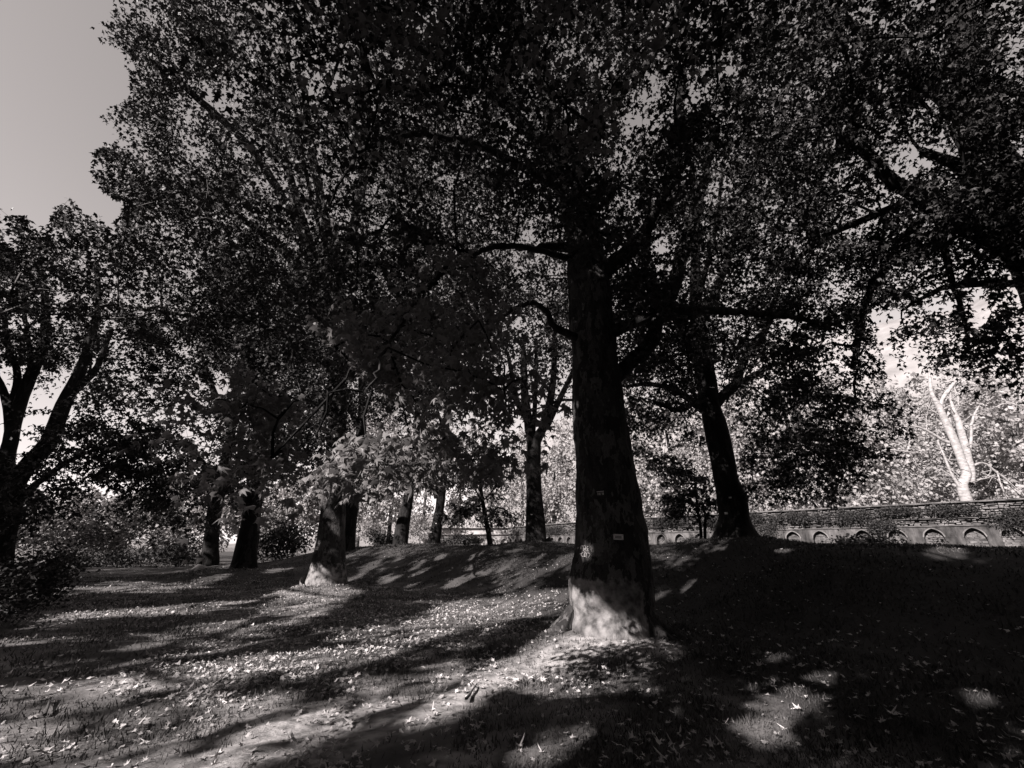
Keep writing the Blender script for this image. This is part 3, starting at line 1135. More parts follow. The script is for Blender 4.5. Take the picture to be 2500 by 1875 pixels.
# ------------------------------------------------------------------ trees in the picture
for (a_, b_, r_) in [(1467, 1206, 0.06), (1509, 1311, 0.08)]:
    q_ = P(a_, b_, 7.95)
    BASES_LIT.append((q_[0], q_[1], q_[2], r_, 0))
BASES_LIT += [(1.28, 8.1, 1.55, 0.15, 0), (1.2, 8.3, 2.4, 0.08, 0), (1.42, 8.0, 0.46, 0.27, 0), (1.52, 7.95, 0.28, 0.28, 0), (1.2, 8.0, 0.42, 0.28, 0), (-7.1, 16.3, 0.6, 0.4, 0), (-6.9, 16.2, 0.25, 0.65, 0), (-7.3, 16.4, 0.3, 0.5, 0)]
for (a_, b_, y_, r_, lo_) in [(860, 1115, 4.0, 0.75, 0.2), (780, 1140, 4.1, 0.5, 0.2), (1000, 1000, 4.2, 0.4, 0.25), (740, 880, 4.5, 0.35, 0.25), (980, 1050, 4.0, 0.3, 0.25), (1110, 1110, 4.2, 0.2, 0.25), (820, 800, 5.5, 0.3, 0.3), (560, 1000, 14, 0.7, 1.2), (640, 860, 14, 0.6, 1.2), (420, 760, 20, 0.9, 1.5), (700, 480, 12, 0.5, 1.0)]:
    q_ = P(a_, b_, y_)
    BASES_LIT.append((q_[0], q_[1], q_[2], r_, lo_))


def foot(a_c, amp, z0):
    """root flare lobes that fade above z0"""
    def f(a, p, x, y):
        w = max(0.0, 1 - max(0, p[2] - z0) / 0.9)
        return 1 + amp * w * (np.sin(3 * a + a_c) + 0.6 * np.sin(5 * a + 2 * a_c))
    return f


def disp_A(a, p, x, y):
    """bulging burl low on the sunny side with a deep crease under it, root bulbs below"""
    dirs = np.cos(a)[:, None] * x + np.sin(a)[:, None] * y
    side = dirs @ np.array([-0.62, -0.78, 0])
    w = np.clip(side, 0, 1) ** 1.2
    z = p[2] - 0.28
    burl = 0.15 * math.exp(-((z - 0.62) / 0.34) ** 2)
    crease = -0.17 * math.exp(-((z - 0.20) / 0.07) ** 2)
    bulb = 0.16 * math.exp(-((z - 0.0) / 0.16) ** 2)
    lump = 0.016 * (np.sin(9 * a + z * 3.1) + np.sin(13 * a - z * 4.3 + 1.3 * np.sin(2.1 * z))) + 0.012 * np.sin(5 * a + 7.3 * z) * np.sin(3.7 * z) + rng.normal(0, 0.006, len(a))
    return 1 + w * 0.8 * (burl + crease * (0.6 + 0.4 * np.sin(5 * a)) + bulb) + lump


ya = 8.6
tA = edges(ya, [(1545, 1390, 1606), (1520, 1394, 1601), (1490, 1394, 1598), (1460, 1393, 1596), (1430, 1396, 1594), (1375, 1403, 1589), (1340, 1406, 1583), (1245, 1408, 1563), (1150, 1406, 1550), (1017, 1401, 1526),
                (904, 1398, 1509), (791, 1392, 1497), (678, 1386, 1484), (565, 1380, 1462), (452, 1356, 1420), (384, 1344, 1394), (300, 1330, 1372), (180, 1305, 1335), (60, 1290, 1308)])
tA = [(np.array([tA[0][0][0] + 0.02, ya, gh(*BASE['A']) - 0.3]), tA[0][1] * 1.12)] + tA
tA, = [[(q[0], q[1]) for q in tA]]
limbsA = [
    pl(ya, (1440, 690, 24), (1500, 640, 21, 8.3), (1560, 588, 17, 8.0), (1610, 500, 12, 7.6), (1680, 380, 8, 7.2)),
    pl(ya, (1470, 815, 20), (1520, 800, 15, 8.3), (1590, 771, 12.5, 8.1), (1681, 758, 11, 8.0), (1816, 762, 9, 8.0), (1952, 778, 6, 8.1), (2060, 800, 5, 8.2)),
    pl(ya, (1490, 930, 20), (1545, 880, 18, 9.0), (1590, 834, 17, 9.2), (1608, 771, 16, 9.3), (1649, 694, 15, 9.4), (1667, 600, 14, 9.5), (1699, 520, 12, 9.6), (1721, 430, 10, 9.7), (1740, 330, 7, 9.8)),
    pl(ya, (1420, 607, 14), (1360, 604, 11, 8.2), (1300, 606, 9, 7.9), (1262, 604, 8, 7.7)),
    pl(ya, (1420, 830, 13), (1382, 813, 10, 8.1), (1351, 795, 8, 7.9), (1340, 768, 7, 7.8), (1315, 745, 6, 7.6), (1286, 741, 5.5, 7.4), (1243, 763, 5, 7.2), (1206, 795, 4, 7.0), (1180, 840, 3, 6.8)),
    pl(ya, (1390, 470, 14), (1300, 420, 11, 7.9), (1180, 360, 9, 7.2), (1050, 330, 8, 6.6), (920, 340, 6, 6.2), (840, 420, 4, 5.8)),
    pl(ya, (1360, 400, 14), (1230, 250, 11, 7.8), (1050, 130, 9, 7.0), (900, 60, 6, 6.4)),
    pl(ya, (1385, 420, 16), (1500, 250, 12, 8.0), (1620, 100, 9, 7.4), (1700, -60, 7, 7)),
    pl(ya, (1420, 640, 9), (1250, 600, 7, 7.2), (1120, 640, 6, 6.0), (1010, 740, 4.5, 5.0), (940, 860, 3.2, 4.3), (900, 960, 2.2, 4.0)),
    pl(ya, (1645, 400, 10), (1655, 300, 10), (1666, 200, 9), (1670, 60, 7)),
]
ellA = [
    ((1.0, 8.6, 14.0), (8.6, 7.0, 6.8), 500),
    (P(1350, 120, 9.0), (4.0, 2.0, 2.6), 80), (P(1180, 330, 8.4), (2.6, 1.6, 2.2), 36),
    ((0.0, 4.6, 8.6), (4.6, 2.4, 1.5), 46),
    (P(1010, 720, 6.4), (2.4, 1.4, 1.5), 30),
    (P(900, 600, 7.8), (2.2, 1.4, 1.8), 22),
    (P(930, 1000, 4.0), (0.95, 0.5, 0.55), 13),
    (P(1180, 1000, 4.4), (0.55, 0.4, 0.6), 6),
    (P(820, 900, 4.4), (0.7, 0.5, 0.6), 7),
    (P(1800, 850, 9.5), (3.0, 1.5, 1.6), 34), (P(1390, 420, 7.5), (1.3, 0.6, 1.8), 20), (P(1560, 700, 7.8), (1.0, 0.5, 0.7), 8),
    (P(700, 950, 5.0), (0.9, 0.6, 0.7), 14), (P(1100, 900, 5.0), (1.0, 0.6, 0.8), 14), (P(620, 1110, 5.0), (0.5, 0.4, 0.3), 7), (P(880, 820, 5.0), (1.0, 0.6, 0.7), 12),
    (P(1650, 620, 8.5), (2.4, 1.8, 2.0), 30),
    (P(1430, 640, 7.4), (0.5, 0.3, 0.9), 4), ((3.6, 11.5, 8.0), (3.0, 3.0, 1.7), 60), ((-2.0, 5.0, 14.5), (3.5, 3.0, 2.5), 60), ((-2.5, 11.0, 8.6), (2.6, 2.6, 1.5), 36),
    (P(820, 1105, 4.0), (0.5, 0.35, 0.2), 9), (P(1000, 1080, 4.0), (0.5, 0.3, 0.25), 7), (P(720, 1050, 4.3), (0.4, 0.35, 0.3), 6), (P(1180, 1110, 4.2), (0.3, 0.2, 0.2), 3),
]
treeA = tree("plane_tree", "thick foremost plane tree with a black number plate and a sunlit burl at its foot", tA, limbsA, ellA, BASE['A'], per=104, spread=(0.5, 0.3),
     size=(0.09, 0.165), lod=L10, singles=300, seg=64, disp=disp_A, auto=0, step=0.08, lump=0.02)


bA = np.array(treeA.location)
trunkA = [o for o in treeA.children if o.name.startswith("trunk")][0]
vco = np.empty(len(trunkA.data.vertices) * 3, np.float32)
trunkA.data.vertices.foreach_get("co", vco)
vco = vco.reshape(-1, 3) + bA
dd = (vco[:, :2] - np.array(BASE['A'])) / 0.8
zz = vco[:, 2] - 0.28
sun_pale = smooth(0.05, 0.55, -0.62 * dd[:, 0] - 0.78 * dd[:, 1]) * (1 - smooth(0.55, 0.95, zz))  # sunny side of the foot painted pale as if lit
wa = trunkA.data.attributes.new("sun_pale", 'FLOAT', 'POINT')
wa.data.foreach_set("value", sun_pale.astype(np.float32))

for k, (ang, L, r0) in enumerate([(-170, 1.25, 0.17), (-40, 1.0, 0.13), (-15, 1.2, 0.16), (20, 1.0, 0.15), (170, 1.15, 0.16)]):
    d = np.array([math.cos(R(ang)), math.sin(R(ang))])
    o2 = np.array([d[1], -d[0]]) * random.uniform(-.25, .25)
    ctr = np.array(BASE['A'])
    rp = []
    for t_, up, rr in ((0.40, 0.50, r0 * 0.7), (0.66, 0.20, r0 * 0.95), (0.74 + 0.12 * L, 0.04, r0 * 0.8), (0.74 + 0.3 * L, -0.03, r0 * 0.55), (0.74 + 0.5 * L, -0.10, r0 * 0.3)):
        q_ = ctr + d * t_ + o2 * max(0, t_ - 0.7)
        rp.append((np.array([q_[0], q_[1], gh(q_[0], q_[1]) + up]), rr))
    q_, rr_ = resample([a for a, b in rp], [b for a, b in rp], 0.08)
    V, F = tube(q_, rr_, 12, 0.08, None, 40 + k)
    link("root", pyd_mesh("root", V - bA, F), M['bark'], treeA)

yb = 16.8
tB = edges(yb, [(1436, 742, 846), (1400, 756, 842), (1350, 768, 842), (1300, 776, 842), (1250, 782, 843), (1180, 788, 842), (1100, 796, 843), (1000, 806, 845), (880, 815, 846), (760, 820, 844), (640, 815, 834), (540, 808, 822)])
tB = put_base(tB, BASE['B'], tB[0][1] * 1.25)
limbsB = [
    pl(yb, (818, 800, 14), (770, 640, 12, 15), (724, 490, 10, 13.5), (690, 380, 8, 12.6), (640, 300, 6, 12)),
    pl(yb, (824, 700, 13), (790, 520, 12, 15), (760, 360, 10, 13.5), (740, 200, 7, 12.5)),
    pl(yb, (820, 760, 13), (700, 620, 11, 15.5), (600, 540, 9, 14), (480, 480, 7, 13), (380, 440, 4, 12)),
    pl(yb, (826, 680, 12), (880, 480, 11, 15), (900, 300, 9, 14), (880, 120, 7, 13)),
    pl(yb, (815, 720, 12), (640, 400, 10, 14), (480, 240, 8, 12), (360, 140, 4, 10.6)),
    pl(yb, (810, 900, 10), (700, 820, 8, 15), (560, 760, 6, 14)),
]
ellB = [
    ((-7.2, 15.2, 15.5), (7.6, 7.2, 9.2), 340),
    ((-10.0, 10.8, 9.6), (4.6, 4.0, 2.6), 100), ((-15.5, 8.5, 10.2), (4.5, 4.5, 3.2), 90), ((-12.5, 15.0, 9.0), (4.0, 4.0, 2.4), 50), ((-11.0, 21.0, 9.2), (4.0, 4.0, 2.6), 50), ((-5.0, 15.0, 8.5), (4.5, 4.5, 2.2), 50),
    (P(420, 120, 10.5), (1.9, 1.5, 1.8), 26), (P(330, 440, 11.5), (1.3, 1.5, 1.1), 16), (P(330, 250, 12), (1.2, 1.2, 1.2), 12),
    (P(480, 400, 12), (2.2, 2.0, 2.2), 26), (P(560, 0, 9.5), (2.4, 1.6, 2.2), 26), (P(420, -40, 9.5), (1.4, 1.2, 1.4), 14),
    (P(640, 1020, 15), (3.2, 2.0, 2.0), 44), (P(800, 1120, 14.5), (1.6, 1.5, 1.0), 14), (P(520, 820, 15), (3.0, 2.5, 2.6), 44),
]
treeB = tree("plane_tree", "plane tree with a small white plate and a sunlit flared foot on a leafy mound", tB, limbsB, ellB, BASE['B'], per=120, spread=(0.6, 0.3), size=(0.115, 0.185),
     lod=L4, seg=24, disp=foot(0.4, 0.03, 0.25), auto=4, step=0.3, bark='bark')

trunkB = [o for o in treeB.children if o.name.startswith("trunk")][0]
vco = np.empty(len(trunkB.data.vertices) * 3, np.float32)
trunkB.data.vertices.foreach_get("co", vco)
vco = vco.reshape(-1, 3) + np.array(treeB.location)
wa = trunkB.data.attributes.new("sun_pale", 'FLOAT', 'POINT')
wa.data.foreach_set("value", (0.55 * (1 - smooth(0.7, 1.3, vco[:, 2]))).astype(np.float32))  # sunlight on this foot painted into the bark colour

yc = 26.0
tC = edges(yc, [(1392, 562, 624), (1360, 572, 624), (1320, 581, 630), (1276, 591, 633), (1222, 598, 639), (1160, 606, 642), (1100, 615, 650), (1000, 628, 656), (860, 640, 660), (740, 640, 652)])
tC = put_base(tC, BASE['C'], tC[0][1] * 1.3)
limbsC = [pl(yc, (628, 1010, 12), (600, 880, 10), (585, 740, 8), (580, 640, 5)), pl(yc, (645, 900, 10), (690, 790, 8), (710, 660, 5)),
          pl(yc, (620, 1060, 10), (720, 1010, 8, 24), (800, 960, 5, 23))]
ellC = [((-15.4, 25.5, 15.5), (6.8, 6.0, 8.2), 170), (P(450, 1180, 24), (4.0, 3.0, 2.0), 40), (P(620, 1130, 24), (3.0, 3.0, 1.6), 22)]
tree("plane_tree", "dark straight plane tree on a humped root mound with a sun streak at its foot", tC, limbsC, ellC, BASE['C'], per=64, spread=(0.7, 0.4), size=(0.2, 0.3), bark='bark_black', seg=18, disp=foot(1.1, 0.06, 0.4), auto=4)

yd = 33.0
tD = edges(yd, [(1388, 486, 534), (1340, 497, 532), (1290, 504, 534), (1230, 511, 541), (1190, 520, 550), (1150, 530, 556), (1100, 546, 566), (1000, 566, 582), (880, 580, 592)])
tD = put_base(tD, BASE['D'], tD[0][1] * 1.2)
limbsD = [pl(yd, (528, 1222, 12), (548, 1198, 10), (575, 1165, 9), (600, 1140, 8), (640, 1080, 6), (680, 1010, 4)), pl(yd, (560, 1040, 8), (520, 950, 7), (490, 860, 4))]
ellD = [((-22.5, 33.0, 17), (6.5, 6.0, 8.5), 120), (P(420, 1120, 31), (3.5, 3.0, 2.4), 30)]
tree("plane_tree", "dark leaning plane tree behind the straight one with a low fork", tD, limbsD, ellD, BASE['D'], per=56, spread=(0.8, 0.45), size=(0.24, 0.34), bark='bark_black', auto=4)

ye = 22.0
bE = (P(-15, 1400, ye)[0], ye)
slim = lambda k, q: [(a, b * k) for a, b in q]
tE = put_base(slim(0.8, pl(ye, (-12, 1400, 40), (-2, 1320, 36), (12, 1260, 36), (38, 1180, 22), (80, 1120, 20), (119, 1079, 20), (155, 988, 18), (191, 916, 15), (215, 850, 12), (240, 746, 8), (235, 640, 6))), bE, 1.0)
limbsE = [slim(0.78, q) for q in [pl(ye, (5, 1270, 26), (12, 1160, 20), (25, 1079, 17), (47, 988, 15), (90, 880, 14), (108, 843, 12), (110, 740, 10), (95, 640, 7)),
          pl(ye, (24, 1060, 11), (20, 1000, 10), (0, 934, 9), (-30, 880, 8), (-60, 800, 6)), pl(ye, (24, 1000, 10), (42, 940, 10), (40, 898, 9), (22, 854, 8), (10, 760, 6)),
          pl(ye, (165, 970, 12), (205, 930, 11), (239, 894, 9), (270, 800, 6)), pl(ye, (20, 1250, 12), (90, 1180, 9), (180, 1120, 6), (260, 1090, 4)),
          pl(ye, (75, 920, 8), (72, 850, 7), (60, 760, 5))]]
ellE = [(P(130, 760, 22), (4.2, 4.5, 4.8), 120), (P(180, 560, 22), (2.6, 3, 2.6), 34), (P(20, 590, 22), (2.6, 3, 2.8), 34), (P(20, 800, 21), (3.5, 4, 3), 50), (P(-250, 800, 21), (6, 5, 8), 80),
        (P(170, 1080, 21), (3.6, 2, 2.2), 34), (P(90, 1200, 20), (2.6, 2, 1.4), 26), (P(290, 1020, 21), (2.6, 2, 2.6), 46), (P(320, 1130, 22), (2.4, 2, 1.3), 24)]
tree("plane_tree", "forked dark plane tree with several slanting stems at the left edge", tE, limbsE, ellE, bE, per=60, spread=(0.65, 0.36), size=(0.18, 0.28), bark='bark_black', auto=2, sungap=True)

yh = 17.0
tH = edges(yh, [(1322, 1728, 1872), (1307, 1744, 1850), (1285, 1752, 1838), (1262, 1758, 1829), (1216, 1751, 1823), (1171, 1744, 1801), (1126, 1737, 1793), (1081, 1728, 1783), (1036, 1720, 1772), (990, 1712, 1755), (940, 1704, 1748), (880, 1694, 1736), (800, 1686, 1722), (700, 1684, 1712), (560, 1690, 1708), (420, 1690, 1700)])
tH = put_base(tH, BASE['H'], tH[0][1] * 1.2)
limbsH = [pl(yh, (1738, 1000, 15), (1760, 970, 13), (1794, 938, 12), (1825, 862, 10), (1871, 800, 8), (1900, 700, 5)), pl(yh, (1790, 945, 9), (1843, 916, 8), (1890, 890, 6), (1960, 870, 4)),
          pl(yh, (1725, 1005, 12), (1700, 990, 10), (1658, 957, 8), (1590, 938, 6), (1520, 945, 4)), pl(yh, (1715, 900, 12), (1690, 860, 11), (1660, 780, 9), (1620, 680, 6)),
          pl(yh, (1720, 960, 9), (1660, 1000, 7, 16), (1600, 985, 5, 15.4)), pl(yh, (1705, 800, 12), (1760, 680, 10), (1800, 560, 7))]
ellH = [((8.4, 17.0, 14.0), (6.6, 6, 6.2), 200), (P(1640, 900, 16), (3.2, 2.4, 2.0), 34), (P(1600, 1050, 16.5), (1.6, 1.6, 1.8), 18), (P(1880, 980, 15), (2.6, 2, 2.4), 36), (P(1900, 1130, 15.5), (1.3, 1.2, 1.4), 12), (P(1990, 1120, 14), (1.1, 1.0, 1.6), 12)]
tree("plane_tree", "plane tree spreading its root flare on the bank crest in front of the niched wall", tH, limbsH, ellH, BASE['H'], per=82, size=(0.14, 0.21), bark='bark_black', seg=22, disp=foot(2.0, 0.08, 1.9), auto=4, step=0.3)

yj = 7.6
bJ = (P(2700, 1500, yj)[0], yj)
tJ = put_base(pl(yj, (2700, 1400, 95), (2680, 1100, 85), (2640, 850, 80), (2570, 640, 72), (2490, 500, 60), (2420, 400, 42), (2385, 300, 36), (2365, 190, 32), (2335, 0, 28), (2300, -200, 22)), bJ, 1.0)
limbsJ = [pl(yj, (2640, 760, 52), (2560, 660, 42), (2500, 615, 36, 7.5), (2420, 575, 31, 7.4), (2336, 530, 26, 7.3), (2246, 482, 20, 7.2), (2155, 420, 14, 7.1), (2065, 320, 14, 7.0), (1997, 262, 9, 6.9)),
          pl(yj, (2500, 520, 30), (2440, 450, 24, 7.8), (2332, 398, 14, 8.0), (2250, 370, 9, 8.2)),
          pl(yj, (2400, 330, 24), (2340, 270, 20, 7.8), (2291, 226, 17, 8), (2223, 149, 14, 8.1), (2133, 95, 10, 8.2), (2040, 40, 6, 8.2)),
          pl(yj, (2620, 700, 18), (2500, 690, 10, 8.0), (2400, 692, 9, 8.3), (2327, 699, 8, 8.6), (2268, 714, 5, 8.9), (2200, 760, 3, 9.2)),
          pl(yj, (2360, 420, 14), (2300, 560, 9, 8.2), (2330, 700, 6, 8.6), (2370, 830, 4, 8.8)),
          pl(yj, (2300, 470, 14), (2200, 600, 10, 8.6), (2120, 720, 8, 9.6), (2080, 900, 6, 10.4)),
          pl(yj, (2250, 480, 12), (2100, 540, 9, 8.2), (1980, 600, 7, 8.6), (1900, 700, 4, 9))]
ellJ = [(P(2400, 230, 6.3), (1.5, 0.5, 1.6), 30), (P(2330, 480, 6.8), (1.4, 0.4, 0.7), 14), ((8.5, 3.5, 12.5), (3.5, 3.0, 2.2), 70), (P(2250, 350, 7.4), (4.6, 3.6, 3.6), 130), (P(2000, 350, 8.2), (2.6, 2, 2.6), 46), (P(1940, 260, 8.6), (1.7, 1.6, 3.2), 44), (P(1900, 60, 8.0), (1.8, 1.4, 1.8), 22), (P(2190, 620, 8.8), (1.4, 1.0, 1.2), 20), (P(2150, 800, 9.6), (0.9, 0.8, 0.9), 10), (P(2440, 640, 7.4), (0.9, 0.9, 0.7), 10), (P(2050, 700, 9.6), (2.4, 1.8, 1.7), 44), (P(2060, 950, 10.8), (1.6, 1.2, 1.6), 22), (P(2090, 1080, 11), (0.8, 0.7, 0.9), 9),
        (P(2330, 810, 8.7), (0.9, 0.8, 0.9), 14), (P(2480, 800, 7.2), (0.5, 0.8, 1.2), 11), (P(2350, 560, 8.2), (1.6, 1.2, 1.2), 22), (P(2450, 200, 6.8), (2.4, 2, 2.4), 34), (P(2150, 100, 7.5), (2.6, 2, 2), 30)]
tree("plane_tree", "great plane tree at the right edge reaching thick bare limbs over the slope", tJ, limbsJ, ellJ, bJ, per=84, spread=(0.46, 0.26), size=(0.095, 0.155), lod=L10, bark='bark_black', seg=22, auto=0, step=0.3, singles=300, single_mat='leaf')

# trees on the bank crest
y1 = 31.5
tree("plane_tree", "slim dark plane tree leaning right on the crest between two trunks", put_base(edges(y1, [(1336, 958, 995), (1290, 966, 999), (1220, 984, 1009), (1150, 998, 1018), (1040, 1010, 1026), (900, 1015, 1025)]), (-7.8, 31.5), 0.8),
     [pl(y1, (1000, 1180, 8), (1030, 1120, 6), (1050, 1060, 4))], [(P(990, 900, 31), (4.5, 4.5, 6.0), 100)], (-7.8, 31.5), per=56, spread=(0.75, 0.45), size=(0.22, 0.32), bark='bark_black', auto=4)
y2 = 29.0
tree("plane_tree", "forked dark plane tree on the crest carrying two tiny white tags", put_base(edges(y2, [(1337, 1039, 1075), (1290, 1052, 1080), (1240, 1063, 1085), (1211, 1066, 1088), (1160, 1073, 1092), (1080, 1078, 1095), (980, 1085, 1098), (860, 1090, 1098)]), (-5.2, 29.0), 0.75),
     [pl(y2, (1068, 1215, 9), (1058, 1180, 8), (1044, 1138, 7), (1036, 1060, 5), (1030, 960, 3))], [(P(1085, 830, 29), (4.6, 4.5, 6.0), 100)], (-5.2, 29.0), per=56, spread=(0.75, 0.45), size=(0.2, 0.3), bark='bark_black', auto=4)
y4 = 24.0
tree("plane_tree", "dark plane tree on a grassy hump whose trunk forks into upright stems", put_base(edges(y4, [(1330, 1272, 1345), (1318, 1282, 1334), (1270, 1284, 1330), (1203, 1286, 1322), (1140, 1284, 1319), (1098, 1286, 1320), (1075, 1292, 1322), (1050, 1312, 1334), (1000, 1328, 1350), (925, 1343, 1359), (840, 1348, 1360), (740, 1352, 1360)]), (1.3, 24.0), 0.95),
     [pl(y4, (1302, 1110, 14), (1294, 1060, 12), (1288, 1016, 11), (1281, 962, 9), (1279, 907, 8), (1276, 820, 5)), pl(y4, (1300, 1060, 8), (1306, 1000, 6), (1308, 930, 5), (1310, 830, 3)),
      pl(y4, (1336, 1040, 8), (1362, 983, 7), (1383, 940, 6), (1420, 860, 4)), pl(y4, (1345, 985, 4), (1378, 975, 3.5), (1410, 976, 3)), pl(y4, (1285, 1020, 8), (1262, 980, 7), (1255, 940, 6), (1240, 860, 4))],
     [(P(1300, 780, 24), (4.4, 4.4, 5.0), 110)], (1.3, 24.0), per=60, spread=(0.7, 0.42), size=(0.19, 0.28), bark='bark_black', auto=3, step=0.3)
yg = 31.0
bG = (P(846, 1335, yg)[0], yg)
tree("plane_tree", "dark plane tree half hidden behind the tree with the sunlit foot", put_base(edges(yg, [(1336, 820, 866), (1290, 832, 868), (1220, 846, 876), (1140, 858, 884), (1020, 872, 892), (880, 880, 890)]), bG, 0.85),
     [], [(P(880, 860, 31), (5, 4.5, 6.4), 110)], bG, per=54, spread=(0.75, 0.45), size=(0.22, 0.32), bark='bark_black', auto=5)
y3 = 26.5
b3 = (P(1198, 1338, y3)[0], y3)
tree("young_tree", "thin leaning young tree with drooping leaves before the whitewashed wall", put_base(edges(y3, [(1338, 1190, 1205), (1300, 1186, 1199), (1260, 1179, 1190), (1203, 1172, 1180), (1150, 1168, 1174), (1090, 1166, 1170)]), b3, 0.24),
     [pl(y3, (1184, 1270, 3), (1215, 1240, 2.5), (1240, 1250, 2))], [(P(1170, 1180, 26.5), (1.5, 1.2, 2.3), 34), (P(1120, 1250, 26.5), (0.9, 0.8, 0.7), 9), (P(1225, 1260, 26.5), (0.7, 0.6, 0.8), 8)], b3,
     per=46, spread=(0.32, 0.3), size=(0.16, 0.24), near=False, bark='bark_black', auto=4, cat='tree')
yk = 19.5
bk = (P(1712, 1322, yk)[0], yk)
tree("young_tree", "bushy young tree on two thin stems left of the wide root flare", put_base(edges(yk, [(1322, 1708, 1716), (1290, 1707, 1714), (1240, 1700, 1706), (1180, 1694, 1698)]), bk, 0.09),
     [pl(yk, (1722, 1324, 4), (1720, 1290, 3.6), (1716, 1230, 3))], [(P(1680, 1200, 19.5), (1.35, 1.2, 1.35), 36), (P(1640, 1240, 19.5), (0.7, 0.6, 0.6), 8)], bk,
     per=54, spread=(0.3, 0.26), size=(0.12, 0.2), near=False, bark='bark_black', auto=4, leafmat='leaf_dark')

# unseen trees whose crowns shade the lawn; outer ones added against skylight
for (bx, by, rx, rz, zc, n, lab) in [
        (-6.5, -6.5, 8.2, 6.2, 12.0, 380, 'broad plane tree behind the viewer shading the lawn'), (4.5, -8.5, 8.2, 6.2, 12.0, 360, 'plane tree behind the viewer on the right shading the slope'),
        (-17.0, -5.5, 7.4, 6.0, 11.5, 320, 'plane tree behind the viewer on the left beside the lawn'), (-28.0, 3.5, 7.8, 6.5, 12.0, 300, 'plane tree standing left of the lawn beyond the picture edge'),
        (-1.5, -3.0, 6.2, 4.6, 11.0, 230, 'plane tree right behind the viewer reaching overhead'), (-28.5, 12.5, 6.5, 6.5, 11.0, 240, 'plane tree left of the dark conical shrub beyond the picture edge'),
        (-19.5, 4.0, 6.0, 4.8, 9.8, 260, 'plane tree close by on the left outside the picture'), (-36.0, 14.0, 8.0, 7.0, 12.0, 260, 'plane tree farther left of the lawn beyond the picture edge'),
        (13.0, -3.5, 7.6, 6.2, 11.5, 320, 'unseen plane tree added against skylight beside the viewer on the right beyond the picture edge'), (-4.0, -20.0, 8.4, 7.0, 12.5, 280, 'unseen plane tree added against skylight in the second row behind the viewer'),
        (10.0, -21.0, 8.4, 7.0, 12.5, 260, 'unseen plane tree added against skylight in the second row behind the viewer on the right'), (-20.0, -20.0, 8.4, 7.0, 12.5, 260, 'unseen plane tree added against skylight in the second row behind the viewer on the left'),
        (-33.0, -10.0, 8.4, 7.0, 12.5, 260, 'unseen plane tree added against skylight in the second row left of the viewer'), (24.0, 3.0, 8.0, 6.5, 12.0, 260, 'unseen plane tree added against skylight on the slope beyond the right picture edge'),
        (25.0, -13.0, 8.4, 7.0, 12.0, 240, 'unseen plane tree added against skylight far behind the viewer on the right')]:
    zg = gh(bx, by)
    tr = [(np.array([bx, by, zg - 0.3]), 0.85), (np.array([bx, by, zg + 0.8]), 0.62), (np.array([bx + 0.2, by, 4.0]), 0.52), (np.array([bx, by + 0.3, 8.0]), 0.4), (np.array([bx, by, 12.0]), 0.25)]
    tree("plane_tree", lab, tr, [], [((bx, by, zc), (rx, rx, rz), int(n * 1.25))], (bx, by), per=50, autor=0.3, spread=(0.75, 0.42), size=(0.28, 0.44), lod=L2, auto=6, minz=4.2, near='outside', twigs=True, step=0.6)

# unseen band of leaves added behind the viewer to cut skylight
def build_leaf_band():
    n = 26000
    a = np.radians(rng.uniform(72, 300, n))
    r = rng.uniform(44, 62, n)
    z = 18 * rng.random(n) ** 0.8 * (0.75 + 0.25 * np.sin(a * 23) * np.sin(a * 11 + 1))
    p = np.stack([r * np.sin(a), r * np.cos(a), z], 1)
    p[:, 2] += ground_h(p[:, 0], p[:, 1])
    o = link("unseen_leaf_band", leaf_mesh("unseen_leaf_band", p, leaf_frames(n, (-0.8, 1.2), 1.0), rng.uniform(0.8, 1.7, n), L2), M['leaf'], None, 'stuff')
    o['label'] = 'unseen band of leaves added behind the viewer against skylight'


build_leaf_band()

# ------------------------------------------------------------------ trees on the upper terrace and beyond the lawn
far_trees = [(880, 62, 17, 4.5), (955, 78, 19, 5.5), (1035, 92, 22, 6.0), (1120, 96, 20, 6.0), (1200, 98, 23, 6.5), (1275, 92, 19, 5.5), (1350, 76, 13, 3.4), (1425, 74, 20, 5.0), (1500, 66, 21, 5.0),
             (1580, 62, 19, 4.6), (1660, 64, 22, 5.0), (1745, 60, 20, 4.6), (1830, 56, 17, 4.2), (1905, 60, 21, 4.8), (1985, 54, 15, 3.8), (2065, 58, 19, 4.6), (2140, 50, 12, 3.4), (2215, 60, 17, 5.0), (2300, 66, 21, 6.0), (2400, 62, 20, 6.0), (2480, 56, 17, 5.0), (2550, 46, 15, 4.4)]
far_left = [(-60, 60, 9, 4), (60, 66, 8, 4), (180, 62, 7.5, 3.5), (300, 70, 7.5, 4), (420, 64, 9, 4), (530, 60, 8.5, 3.6), (640, 66, 9, 4), (730, 62, 10, 4), (810, 66, 12, 4)]
ADJ = ['narrow', 'broad', 'tall', 'rounded', 'loose', 'dense', 'low', 'leaning', 'slender', 'bushy', 'towering', 'airy', 'stubby', 'spreading', 'compact', 'ragged', 'short', 'open', 'massive', 'full', 'drooping', 'squat']
WHERE = ['behind the half hidden trunk', 'behind the slim crest tree', 'behind the forked crest tree', 'left of the thin young tree', 'above the whitewashed wall', 'behind the finial stones', 'in the gap right of the upright stems', 'just left of the thick foremost trunk',
         'behind the thick foremost trunk', 'right of the thick foremost trunk', 'behind the bushy young tree', 'behind the wide root flare', 'right of the wide root flare', 'above the wall past the first niches', 'over the middle niches', 'behind the hanging dark leaves',
         'over the wall left of the bare white tree', 'behind the bare white tree at its left', 'right behind the bare white tree', 'right of the bare white tree', 'at the right edge above the wall', 'farthest right behind the wall end']
